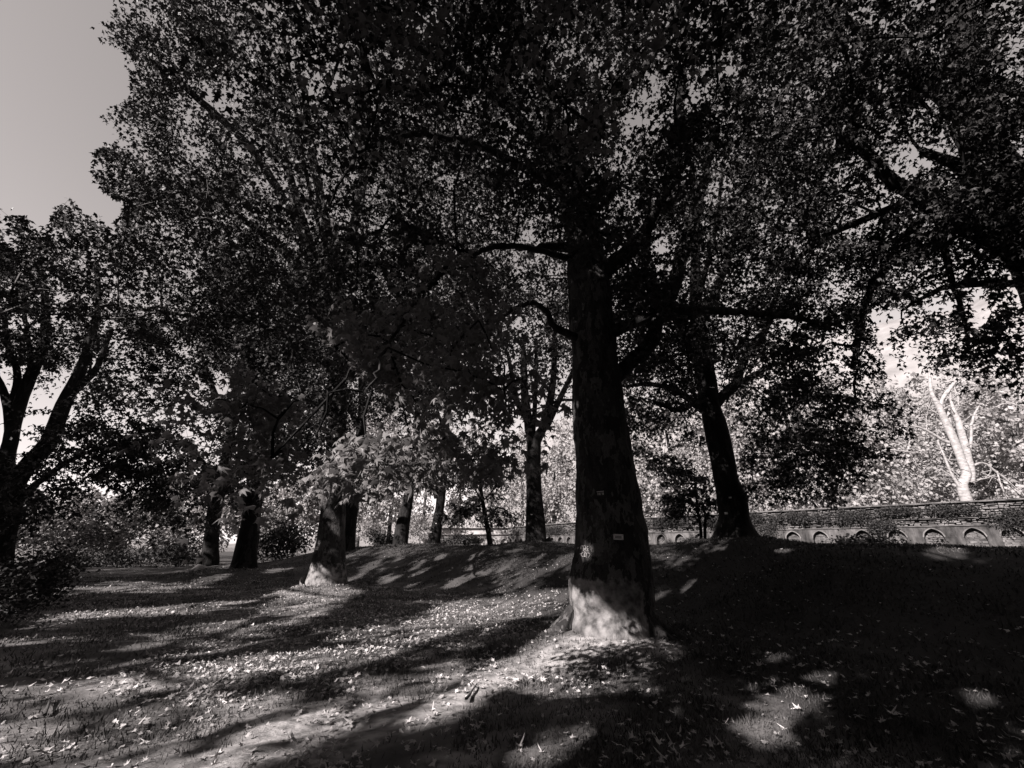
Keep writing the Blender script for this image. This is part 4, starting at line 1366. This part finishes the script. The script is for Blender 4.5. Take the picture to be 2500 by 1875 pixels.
for i, (px, Y, h, r) in enumerate(far_trees):
    h, r = h * 1.2, r * 1.1
    x = P(px, 1250, Y)[0]
    z0 = WTOP - 0.2 + 0.02 * 20
    lean = random.uniform(-.6, .6)
    tr = [(np.array([x, Y, z0 - 4.5]), 0.42), (np.array([x, Y, z0 + 0.5]), 0.34), (np.array([x + lean * .4, Y, z0 + h * 0.3]), 0.27), (np.array([x + lean, Y, z0 + h * 0.62]), 0.16), (np.array([x + lean, Y, z0 + h * 0.85]), 0.06)]
    base = (x, Y)
    e = [((x + lean, Y, z0 + h * 0.55), (r, r, h * 0.45), 105), ((x + random.uniform(-1, 1) * r * .5, Y - r * .4, z0 + h * 0.3), (r * .8, r * .6, h * 0.2), 30), ((x + random.uniform(-1, 1) * r * .4, Y - 1.0, z0 + h * 0.1), (r * 1.0, r * .5, h * 0.11), 34)]
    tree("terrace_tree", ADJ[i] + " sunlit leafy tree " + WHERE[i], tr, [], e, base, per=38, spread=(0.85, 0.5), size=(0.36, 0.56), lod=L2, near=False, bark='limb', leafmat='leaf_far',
         seg=8, auto=4, group='sunlit trees on the upper terrace', sungap=False, step=1.2, twigs=False)

for i, (px, Y, h, r) in enumerate(far_left):
    x = P(px, 1250, Y)[0]
    tr = [(np.array([x, Y, -0.6]), 0.3), (np.array([x, Y, h * 0.3]), 0.22), (np.array([x + .3, Y, h * 0.75]), 0.08)]
    tree("park_tree", ['leafy tree beyond the left picture edge', 'leafy tree far behind the forked slanting stems', 'leafy tree behind the dark rounded shrub', 'low leafy tree behind the tall pale shrub', 'leafy tree behind the low fork', 'leafy tree between the two dark trunks',
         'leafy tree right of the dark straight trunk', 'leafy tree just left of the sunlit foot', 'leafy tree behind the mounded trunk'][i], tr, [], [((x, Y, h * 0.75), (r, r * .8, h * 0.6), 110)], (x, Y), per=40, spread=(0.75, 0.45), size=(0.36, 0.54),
         lod=L2, near=False, bark='limb', leafmat='leaf_far', seg=8, auto=3, group='trees beyond the far side of the lawn', sungap=False, step=1.2, twigs=False)

# the bare white tree
yi = 43.0
bI = (P(2356, 1200, yi)[0], yi)
tI = [(np.array([bI[0], yi, WTOP - 1.2]), 0.75)] + pl(yi, (2356, 1212, 17), (2350, 1180, 15), (2360, 1160, 15), (2346, 1120, 14), (2333, 1085, 14), (2318, 1050, 13), (2304, 1019, 11), (2292, 992, 10), (2282, 975, 7), (2273, 955, 6), (2270, 920, 4), (2262, 880, 2.5))
limbsI = [pl(yi, (2366, 1180, 15), (2369, 1155, 14), (2362, 1120, 13), (2355, 1085, 12), (2347, 1055, 11), (2340, 1031, 10), (2331, 1008, 8), (2324, 985, 5), (2320, 960, 3)),
          pl(yi, (2294, 996, 8), (2304, 970, 7), (2318, 950, 6), (2328, 936, 5), (2340, 925, 3), (2352, 918, 2)),
          pl(yi + 1, (2318, 1090, 8), (2317, 1043, 8), (2316, 1000, 7), (2312, 975, 4)),
          pl(yi, (2316, 1080, 6), (2300, 1074, 5), (2285, 1064, 4.5), (2262, 1050, 4), (2240, 1042, 3), (2212, 1039, 2)),
          pl(yi, (2362, 1110, 5), (2370, 1085, 5), (2372, 1060, 4.5), (2371, 1038, 4), (2378, 1015, 3.5), (2389, 990, 2)),
          pl(yi, (2372, 1140, 4), (2390, 1131, 4), (2408, 1133, 3.5), (2434, 1154, 3), (2452, 1166, 3), (2466, 1178, 2)),
          pl(yi, (2434, 1150, 3), (2446, 1190, 2.5), (2460, 1215, 2)), pl(yi, (2378, 1172, 3), (2405, 1168, 2.5), (2430, 1160, 2)),
          pl(yi, (2330, 1010, 3), (2340, 990, 3), (2338, 965, 2.5), (2328, 940, 2)), pl(yi, (2300, 1000, 2), (2330, 985, 2), (2355, 978, 1.5)),
          pl(yi, (2300, 1000, 2.5), (2330, 992, 2.2), (2350, 992, 2), (2375, 1002, 1.6)), pl(yi, (2290, 1012, 2), (2275, 1000, 1.6), (2262, 988, 1.2)),
          pl(yi, (2345, 1190, 6), (2328, 1165, 5), (2312, 1130, 4), (2296, 1092, 3), (2288, 1075, 2)), pl(yi, (2430, 995, 2), (2455, 985, 2.4), (2500, 992, 2)),
          pl(yi, (2230, 1105, 2.5), (2190, 1100, 3), (2160, 1098, 2.5), (2140, 1108, 2))]
tI = slim(0.64, tI)
limbsI = [slim(0.68, q) for q in limbsI]
treeI = tree("bare_tree", "bare bleached white tree with thick twisted stems above the wall", tI, limbsI, [], (bI[0], bI[1]), bark='dead', auto=0, step=0.4, seg=12)

TV, TF = [], []
for lb in [tI[4:]] + limbsI:
    q, rr = resample([a for a, b in lb], [b for a, b in lb], 0.3)
    for k in range(max(3, len(q) // 3)):
        i = random.randint(len(q) // 4, len(q) - 1)
        d = np.array([random.gauss(0, 1), random.gauss(0, .8), random.gauss(0.25, .6)])
        d /= np.linalg.norm(d)
        L = random.uniform(0.6, 2.6)
        e1 = q[i] + d * L * 0.5 + np.array([0, 0, random.uniform(-.1, .2)])
        e2 = q[i] + d * L + np.array([random.uniform(-.3, .3), 0, random.uniform(-.5, .3)])
        V, F = tube(np.array([q[i], e1, e2]), [min(0.05, rr[i] * 0.5), 0.03, 0.012], 5)
        TF += [tuple(x + len(TV) for x in f) for f in F]
        TV += list(V)
link("twigs", pyd_mesh("twigs", np.array(TV) - np.array(treeI.location), TF), M['dead'], treeI, 'stuff')

# ------------------------------------------------------------------ shrubs


def shrub(name, label, px, py, Y, r, n, per=50, leafmat='leaf_dark', size=(0.08, 0.16), spread=(0.3, 0.25), cat='shrub', group=None, on_ground=True, stem=True, lod=L2, near=False, gap=False):
    c = P(px, py, Y)
    base = np.array([c[0], Y, gh(c[0], Y) if on_ground else c[2] - r[2]])
    root = thing(name, label, cat, base, group)
    d = rng.normal(size=(n, 3))
    d /= np.linalg.norm(d, axis=1)[:, None]
    cl = c + d * np.asarray(r) * (rng.uniform(0.1, 1, n) ** 0.45)[:, None]
    if stem:
        for k in range(3):
            e = cl[rng.integers(len(cl))]
            V, F = tube(np.array([base + np.array([0.04 * k, 0.03 * k, -0.1]), base * 0.5 + e * 0.5 + rng.normal(0, .1, 3), e]), [0.05, 0.035, 0.012], 6)
            link("stem", pyd_mesh("stem", V - base, F), M['twig'], root)
    off = rng.normal(size=(n, per, 3)) * np.array([spread[0], spread[0], spread[1]])
    pos = (cl[:, None, :] + off).reshape(-1, 3)
    pos = pos[pos[:, 2] > ground_h(pos[:, 0], pos[:, 1]) + 0.02] if on_ground else pos
    if gap:
        pos = pos[rng.random(len(pos)) > sun_gap(pos)]
    link("foliage", leaf_mesh("foliage", pos - base, leaf_frames(len(pos), (-0.9, 1.0), 0.8), rng.uniform(size[0], size[1], len(pos)), lod), M[leafmat], root, 'stuff')
    return root


shrub("shrub", "dark conical shrub on a thin stem at the left of the lawn", 85, 1405, 12.4, (0.8, 0.7, 0.6), 32, per=60, size=(0.06, 0.14), spread=(0.2, 0.2))
shrub("shrub", "dark shrub cut by the left picture edge", -20, 1480, 9.6, (0.45, 0.5, 0.65), 16, per=60, size=(0.06, 0.13), spread=(0.15, 0.15))
shrub("shrub", "dark low shrub behind the conical one", 150, 1372, 16, (0.9, 0.7, 0.4), 14, per=60, size=(0.08, 0.15), spread=(0.25, 0.2))
shrub("hedge", "low black clipped hedge along the far side of the lawn", 330, 1362, 37, (6.0, 0.8, 0.55), 60, per=70, size=(0.12, 0.22), spread=(0.5, 0.25), cat='hedge')
shrub("shrub", "dark thicket between the two dark trunks and the sunlit foot", 695, 1325, 34, (2.1, 1.5, 1.1), 40, per=70, size=(0.14, 0.26), spread=(0.4, 0.35))
shrub("shrub", "dark shrub below the low fork", 445, 1345, 36, (1.6, 1.4, 1.0), 22, per=60, size=(0.14, 0.26), spread=(0.4, 0.35))
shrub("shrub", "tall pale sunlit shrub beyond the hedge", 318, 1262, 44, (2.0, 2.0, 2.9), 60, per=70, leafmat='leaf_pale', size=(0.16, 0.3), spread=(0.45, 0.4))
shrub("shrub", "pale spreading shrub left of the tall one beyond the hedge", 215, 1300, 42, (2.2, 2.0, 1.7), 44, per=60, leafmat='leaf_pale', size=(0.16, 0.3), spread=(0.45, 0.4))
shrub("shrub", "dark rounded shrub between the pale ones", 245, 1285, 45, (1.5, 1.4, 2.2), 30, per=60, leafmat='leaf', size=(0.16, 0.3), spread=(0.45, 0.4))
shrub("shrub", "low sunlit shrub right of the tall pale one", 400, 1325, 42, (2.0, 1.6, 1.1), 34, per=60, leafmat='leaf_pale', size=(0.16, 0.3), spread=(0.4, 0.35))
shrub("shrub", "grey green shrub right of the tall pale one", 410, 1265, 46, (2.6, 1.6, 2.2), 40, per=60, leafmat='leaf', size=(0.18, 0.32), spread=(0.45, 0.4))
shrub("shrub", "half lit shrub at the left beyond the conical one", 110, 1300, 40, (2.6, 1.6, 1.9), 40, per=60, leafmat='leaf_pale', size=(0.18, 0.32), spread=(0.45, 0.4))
shrub("shrub", "shaded tall shrub at the left edge of the far hedge", 30, 1270, 44, (3.2, 2.0, 2.6), 44, per=60, leafmat='leaf', size=(0.2, 0.34), spread=(0.5, 0.45))
shrub("shrub", "sunlit shrub seen between the straight trunk and the mounded one", 655, 1275, 42, (1.5, 1.2, 1.6), 24, per=60, leafmat='leaf_pale', size=(0.18, 0.32), spread=(0.45, 0.4))
for k, (px, py, Y, rx, rz, mt, lab) in enumerate([(905, 1300, 52, 2.0, 1.6, 'leaf_far', 'light shrub on the crest right of the half hidden trunk'), (935, 1325, 46, 1.1, 0.9, 'leaf', 'darker round shrub at the slim crest tree'), (1110, 1325, 56, 1.6, 0.8, 'leaf', 'dark low shrub under the far niches'),
                                                  (1145, 1328, 50, 1.1, 0.7, 'leaf', 'dark low shrub beside the thin young tree'), (1030, 1290, 60, 2.4, 2.6, 'leaf_far', 'light tall shrub behind the crest trunks'), (1880, 1318, 40, 0.7, 0.7, 'leaf_dark', 'small dark bush standing in front of a niche'),
                                                  (2160, 1330, 24, 2.7, 0.30, 'leaf_dark', 'long dark creeping bush along the crest before the niches')]):
    shrub("shrub", lab, px, py, Y, (rx, rx * 0.7, rz), 26, per=60, leafmat=mt, size=(0.1, 0.22) if mt == 'leaf_dark' else (0.18, 0.32), spread=(0.3, 0.16 if rz < 0.4 else 0.25))
# plants that grow out of the wall face
for k, (s, z, w, h, lab) in enumerate([(46.5, 4.15, 2.6, 0.30, 'dark creeper hanging on the wall just right of the wide root flare'), (41.0, 4.1, 1.9, 0.34, 'dark creeper on the wall above the second niche'), (37.5, 4.2, 1.5, 0.36, 'bushy clump sprouting from the wall above the third niche'),
                                       (33.5, 4.15, 2.2, 0.3, 'dark shrub sprouting high on the wall above the middle niches'), (29.2, 4.1, 1.5, 0.42, 'thick dark bush rooted in the wall face'), (25.8, 4.35, 1.3, 0.2, 'thin creeper under the coping'), (22.5, 4.3, 1.2, 0.2, 'sparse creeper under the coping near the right end'),
                                       (15.2, 3.7, 1.3, 0.8, 'large dark bush covering the right end of the wall'), (17.2, 2.6, 0.8, 0.6, 'dark bush low beside the last niche'), (44.0, 2.0, 0.9, 0.35, 'dark tuft growing between the first niches right of the root flare'), (36.0, 3.3, 0.8, 0.25, 'small tuft on the ledge above the third niche'), (27.2, 3.2, 1.0, 0.3, 'dark tuft on the ledge over a middle niche'), (19.5, 3.4, 1.1, 0.5, 'dark bush hanging over the ledge near the right end'), (57.0, 4.0, 3.2, 0.4, 'dark creeper on the wall between the foremost trunk and the root flare'), (68.0, 3.9, 3.0, 0.5, 'dark creeper on the far wall left of the foremost trunk')]):
    p, t, n = wall_frame(WALL, s)
    root = thing("wall_plant", lab, 'plant', (p[0] + n[0] * 0.35, p[1] + n[1] * 0.35, z - h))
    m = int(26 + 24 * w)
    ss = s + rng.normal(0, w * 0.5, m)
    cl = np.array([wmap(WALL, q, 0.52 + abs(rng.normal(0, 0.14)), z + rng.normal(0, h * 0.6)) for q in ss])
    pos = (cl[:, None, :] + rng.normal(0, 0.16, (m, 44, 3))).reshape(-1, 3)
    b = np.array(root.location)
    link("foliage", leaf_mesh("foliage", pos - b, leaf_frames(len(pos), (-0.4, 1.4), 0.8), rng.uniform(0.08, 0.17, len(pos)), L2), M['leaf_dark'], root, 'stuff')
    V, F = tube(np.array([np.array(wmap(WALL, s, 0.28, z - h)), np.array(wmap(WALL, s + 0.1, 0.5, z)), cl[0]]), [0.04, 0.03, 0.01], 6)
    link("stem", pyd_mesh("stem", V - b, F), M['twig'], root)

# ------------------------------------------------------------------ plates on the trunks and the scratched writing
import bmesh


def trunk_front(tr, px, py, Yc, extra=0.03):
    """point on the near side of a trunk under photo pixel (px, py)"""
    pts = np.array([q[0] for q in tr])
    rad = np.array([q[1] for q in tr])
    Y = Yc
    for _ in range(8):
        p = P(px, py, Y)
        cx = np.interp(p[2], pts[:, 2], pts[:, 0])
        r = np.interp(p[2], pts[:, 2], rad)
        dx = np.clip(p[0] - cx, -0.97 * r, 0.97 * r)
        Y = Yc - math.sqrt(r * r - dx * dx)
    p = P(px, py, Y)
    n = np.array([dx, Y - Yc, 0.0])
    n /= np.linalg.norm(n)
    return p + n * extra, n


def box_mesh(name, w, h, d, bev=0.006):
    bm = bmesh.new()
    bmesh.ops.create_cube(bm, size=1)
    for v in bm.verts:
        v.co = Vector((v.co.x * w, v.co.y * d, v.co.z * h))
    bmesh.ops.bevel(bm, geom=bm.edges[:], offset=bev, segments=2, affect='EDGES')
    me = bpy.data.meshes.new(name)
    bm.to_mesh(me)
    bm.free()
    return me


def plate(label, tr, px, py, Yc, wpx, hpx, m, roll=0.0, extra=0.03, group=None):
    p, n = trunk_front(tr, px, py, Yc, extra)
    s = pix_scale(py, p[1])
    o = link("tree_plate", box_mesh("tree_plate", wpx * s, hpx * s, 0.008, 0.0025), M[m])
    o.location = p
    yaw = math.atan2(n[1], n[0]) + math.pi / 2
    o.rotation_euler = (0, roll, yaw)
    tag(o, label, 'plate', group)
    return o, s


o, s = plate("small black enamel number plate with white figures on the thickest trunk", tA, 1467, 1206, ya, 17.5, 11.5, 'plate_black', -0.05)
fc = bpy.data.curves.new("lettering", 'FONT')
fc.body = "141 N"
fc.size = 8.6 * s
fc.align_x, fc.align_y = 'CENTER', 'CENTER'
fc.extrude = 0.001
fc.offset = 0.0012
tx = bpy.data.objects.new("lettering", fc)
COL.objects.link(tx)
tx.parent = o
tx.location = (0, -0.0062, -0.3 * s)
tx.rotation_euler = (R(90), 0, 0)
tx.scale = (0.75, 1, 1)
fc.materials.append(M['plate_white'])
bpy.context.view_layer.update()
me = bpy.data.meshes.new_from_object(tx.evaluated_get(bpy.context.evaluated_depsgraph_get()))
t2 = link("lettering", me, M['plate_white'], o)
t2.matrix_basis = tx.matrix_basis
bpy.data.objects.remove(tx)
t2.name = "lettering"
e = link("rim", box_mesh("rim", 17.5 * s, 1.4 * s, 0.006, 0.001), M['plate_white'], o)
e.location = (0, -0.003, 5.4 * s)

o, s = plate("white rectangular plate with a nail in each corner on the thickest trunk", tA, 1509, 1311, ya, 24, 13, 'plate_white', 0.04)
for sx in (-1, 1):
    for sz in (-1, 1):
        nl = link("nail", box_mesh("nail", 1.5 * s, 1.5 * s, 0.006, 0.002), M['nail'], o)
        nl.location = (sx * 10.2 * s, -0.004, sz * 4.6 * s)
g = link("printed_panel", box_mesh("printed_panel", 16 * s, 6.5 * s, 0.004, 0.001), M['plate_grey'], o)
g.location = (-0.5 * s, -0.004, -0.5 * s)

o, s = plate("small white plate on the trunk with the sunlit foot", tB, 776, 1339, yb, 10.5, 7.5, 'plate_white', 0.0, 0.05)
nl = link("printed_panel", box_mesh("printed_panel", 2.2 * s, 3.6 * s, 0.006, 0.001), M['plate_grey'], o)
nl.location = (0, -0.004, 0)
for (trk, px, py, Yc, lab, w, h) in [(tH, 1775, 1253, yh, 'lower tiny white tag on the root flare tree', 8, 5), (tH, 1783, 1215, yh, 'upper tiny white tag on the root flare tree', 6, 3.5)]:
    plate(lab, trk, px, py, Yc, w, h, 'plate_white', 0, 0.06)
for (px, py, Y, lab, w, h) in [(1290, 1277, y4 - 0.6, 'lower tiny white tag on the tree with upright stems', 4.5, 3), (1298, 1256, y4 - 0.58, 'upper tiny white tag on the tree with upright stems', 4.5, 2.6),
                               (1052, 1299, y2 - 0.5, 'lower tiny white tag on the forked crest tree', 4, 2.6), (1065, 1278, y2 - 0.45, 'upper tiny white tag on the forked crest tree', 3.2, 2), (841, 1312, yg - 0.6, 'tiny white tag on the half hidden tree', 4, 2)]:
    p = P(px, py, Y)
    s = pix_scale(py, Y)
    o = link("tree_plate", box_mesh("tree_plate", w * s, h * s, 0.01, 0.002), M['plate_white'])
    o.location = p
    tag(o, lab, 'tag')

# pale scratched characters, stroke by stroke (pixel coordinates of the strokes)
STROKES = [[(1423.3, 1330.5), (1422.5, 1336), (1422.2, 1341)], [(1426, 1332), (1427.5, 1337), (1428, 1343), (1428.6, 1345)], [(1427.5, 1334), (1430, 1332), (1432.5, 1332.5)], [(1433, 1333), (1433, 1339), (1431, 1343)], [(1429, 1339), (1432, 1340)],
           [(1440, 1332), (1437, 1334), (1436, 1338), (1437, 1341)], [(1437, 1335), (1439.5, 1334.2)], [(1437.5, 1341), (1440, 1339)], [(1445, 1333), (1444.5, 1337), (1442, 1338)], [(1448, 1336), (1448.5, 1340), (1445.5, 1341)],
           [(1430, 1342), (1434, 1339.5)], [(1434, 1342), (1434.3, 1346)], [(1437, 1342), (1439, 1345), (1443, 1342)], [(1431, 1346), (1431.5, 1349)], [(1447.5, 1344), (1447.3, 1346)],
           [(1427, 1349), (1423, 1352), (1424, 1357), (1428, 1359)], [(1434, 1349), (1430.5, 1352), (1430, 1356), (1431.5, 1358.5)], [(1429, 1358), (1432, 1359)], [(1436, 1349.5), (1434.5, 1354), (1434, 1359), (1435, 1361)], [(1439, 1350), (1442, 1351), (1443, 1355), (1440.5, 1359.5), (1438, 1361)],
           [(1419.5, 1353), (1421.5, 1351), (1423, 1352.5)], [(1413.5, 1336), (1414.5, 1340), (1416.5, 1336)]]
pw, nw = trunk_front(tA, 1432, 1346, ya, 0.03)
V, F = [], []
for st in STROKES:
    q = np.array([trunk_front(tA, a, b, ya, 0.034)[0] for a, b in st])
    q, rr = resample(q, np.full(len(q), 0.0065), 0.012)
    v, f = tube(q, rr, 5, 0.0)
    F += [tuple(i + len(V) for i in g) for g in f]
    V += list(v)
o = link("scratched_writing", pyd_mesh("scratched_writing", np.array(V) - pw, F), M['white'])
o.location = pw
tag(o, "pale scratched characters in three rows low on the thickest trunk", 'writing')

# ------------------------------------------------------------------ fallen leaves, grass and sticks on the ground


def scatter(n, rmin, rmax, amax=66, power=1.0):
    u = rng.random(n)
    r = rmin * (rmax / rmin) ** u
    a = np.radians(rng.uniform(-amax, amax, n))
    return np.stack([r * np.sin(a), r * np.cos(a)], 1)


LEAFY = [(250, 1660), (420, 1590), (700, 1530), (900, 1480), (1100, 1450), (1350, 1430), (1390, 1480), (1250, 1540), (1050, 1610), (800, 1680), (560, 1730), (300, 1720)]


def ground_slope_frames(n, tilt):
    az = rng.uniform(0, 2 * math.pi, n)
    d = np.stack([np.cos(az), np.sin(az), rng.normal(0, tilt, n)], 1)
    d /= np.linalg.norm(d, axis=1)[:, None]
    up = np.array([0, 0, 1.0])
    nn = up - (d @ up)[:, None] * d
    nn /= np.linalg.norm(nn, axis=1)[:, None]
    xx = np.cross(d, nn)
    ro = rng.normal(0, tilt, n)
    x2 = xx * np.cos(ro)[:, None] + nn * np.sin(ro)[:, None]
    return np.stack([x2, d, np.cross(x2, d)], 2)


def litter():
    xy = scatter(150000, 3.2, 42)
    z = ground_h(xy[:, 0], xy[:, 1])
    p = np.concatenate([xy, z[:, None]], 1)
    px, py, ok = project(p)
    patch = 0.5 + 0.5 * np.sin(xy[:, 0] * 1.1 + 2 * np.sin(xy[:, 1] * 0.9)) * np.sin(xy[:, 1] * 1.3 + np.sin(xy[:, 0]))
    drift = np.sin(xy[:, 0] * 2.3 + 1.7 * np.sin(xy[:, 1] * 1.9)) * np.sin(xy[:, 1] * 2.6 - 1.3 * np.sin(xy[:, 0] * 1.7)) + 0.6 * np.sin(5.1 * xy[:, 0] + 3 * np.sin(4.3 * xy[:, 1])) * np.sin(4.7 * xy[:, 1])
    dens = np.where(inpoly(px, py, LEAFY) & ok, np.clip(0.55 + 0.45 * drift, 0.08, 0.95), np.clip(0.10 + 0.14 * drift, 0.02, 0.4))
    dens = np.where((px < 900) & (py < 1530), 0.34, dens)
    dens = np.where((px < 700) & (py > 1720), 0.10 * patch + 0.03, dens)
    dens = np.where((px > 1450) | ((py > 1700) & (px > 900)), 0.045 + 0.05 * np.maximum(drift, 0), dens)
    dens = np.where((px > 700) & (px < 1400) & (py < 1430), 0.06, dens)
    dm = np.hypot(xy[:, 0] + 6.75, xy[:, 1] - 16.7)
    dens = np.where(dm < 2.6, 0.9, dens)
    k = rng.random(len(p)) < dens
    k &= np.hypot(xy[:, 0] - 1.8, xy[:, 1] - 8.6) > 0.85
    p = p[k]
    n = len(p)
    fr = ground_slope_frames(n, 0.36)
    sz = 0.035 + 0.085 * rng.beta(1.3, 2.6, n)
    p[:, 2] += 0.022 + sz * 0.1
    px, py, ok = project(p)
    d = np.where(ok & (px > -20) & (px < 2520) & (py < 1890), np.linalg.norm(p, axis=1) / sz, 1e9)
    idx = np.argsort(d)
    s, rest = idx[:300], idx[300:]
    for i in s:
        o = bpy.data.objects.new("leaf", big_me('litter1', int(i) % 6))
        COL.objects.link(o)
        o.parent = ground
        m = np.eye(4)
        m[:3, :3] = fr[i] * sz[i] @ np.diag([random.uniform(0.5, 1.0), 1.0, random.choice([-1, 1]) * random.uniform(0.4, 1.6)])
        m[:3, 3] = p[i]
        o.matrix_basis = Matrix(m.tolist())
    p, fr, sz = p[rest], fr[rest], sz[rest]
    far = np.linalg.norm(p, axis=1) > 8
    me = leaf_mesh("fallen_leaves", p[~far], fr[~far], sz[~far], L10, (0.45, 1.0), (-0.8, 0.8), 0.45)
    link("fallen_leaves", me, M['litter'], ground, 'stuff')
    me = leaf_mesh("fallen_leaves", p[far], fr[far], sz[far], L4, (0.45, 1.0), (-0.8, 0.8), 0.45)
    link("fallen_leaves", me, M['litter'], ground, 'stuff')


litter()


def grass():
    xy = scatter(250000, 3.3, 34)
    pt = np.sin(xy[:, 0] * 0.9 + 1.7 * np.sin(xy[:, 1] * 0.7)) + np.sin(xy[:, 1] * 1.1 - 0.6 * xy[:, 0]) + 0.8 * np.sin(2.7 * xy[:, 0] + 1.9 * xy[:, 1])
    bare = (xy[:, 0] < -0.5) & (xy[:, 1] < 6.5)
    k = rng.random(len(xy)) < np.where(bare, np.clip(0.25 + 0.35 * pt, 0.04, 0.8), np.clip(0.75 + 0.2 * pt, 0.3, 1))
    k &= np.hypot(xy[:, 0] - 1.8, xy[:, 1] - 8.6) > 0.8
    k &= rng.random(len(xy)) > 0.8 * bare_sunlit(xy[:, 0], xy[:, 1])
    xy = xy[k]
    n = len(xy)
    z = ground_h(xy[:, 0], xy[:, 1])
    b = np.concatenate([xy, z[:, None] - 0.02], 1)
    dist = np.linalg.norm(xy, axis=1)
    h = rng.uniform(0.02, 0.062, n) * (1 + 0.012 * dist)
    w = 0.003 + 0.0009 * dist
    az = rng.uniform(0, 6.283, n)
    ln = rng.normal(0, 0.6, (n, 2)) * h[:, None]
    side = np.stack([np.cos(az), np.sin(az), np.zeros(n)], 1) * w[:, None]
    tip = b + np.concatenate([ln, (h + 0.02)[:, None]], 1)
    green = rng.random(n) < turf_shade(xy[:, 0], xy[:, 1])
    for sel, mt, lab in ((~green, 'grass', 'short dry grass on the trodden lawn'), (green, 'turf', 'green turf darkened for shade on the bank and slope')):
        V = np.stack([b - side, b + side, tip], 1)[sel].reshape(-1, 3)
        F = np.arange(len(V)).reshape(-1, 3)
        o = link("grass", np_mesh("grass", V, F, 3), M[mt], None, 'stuff')
        o['label'] = lab


grass()

for k, (pts, lab) in enumerate([([(1138, 1706), (1146, 1696), (1152, 1686), (1160, 1676), (1165, 1668)], 'crooked dark stick lying on the bright strip of lawn'), ([(1128, 1655), (1140, 1660), (1150, 1672)], 'thin curved twig lying above the crooked stick'),
                                ([(110, 1745), (118, 1720), (123, 1702)], 'short straight stick on the bare earth at the lower left')]):
    q = []
    for (a, b) in pts:
        d = ray(a, b)
        t = 0.001
        for _ in range(400):
            p = d * t + np.array([0, 0, CAMZ])
            if p[2] < gh(p[0], p[1]) + 0.05:
                break
            t += 0.00003
        q.append(p)
    q, rr = resample(np.array(q), np.linspace(0.016, 0.007, len(q)), 0.03)
    V, F = tube(q, rr, 6, 0.15)
    o = link("stick", pyd_mesh("stick", V - q[0], F), M['twig'])
    o.location = q[0]
    tag(o, lab, 'stick')
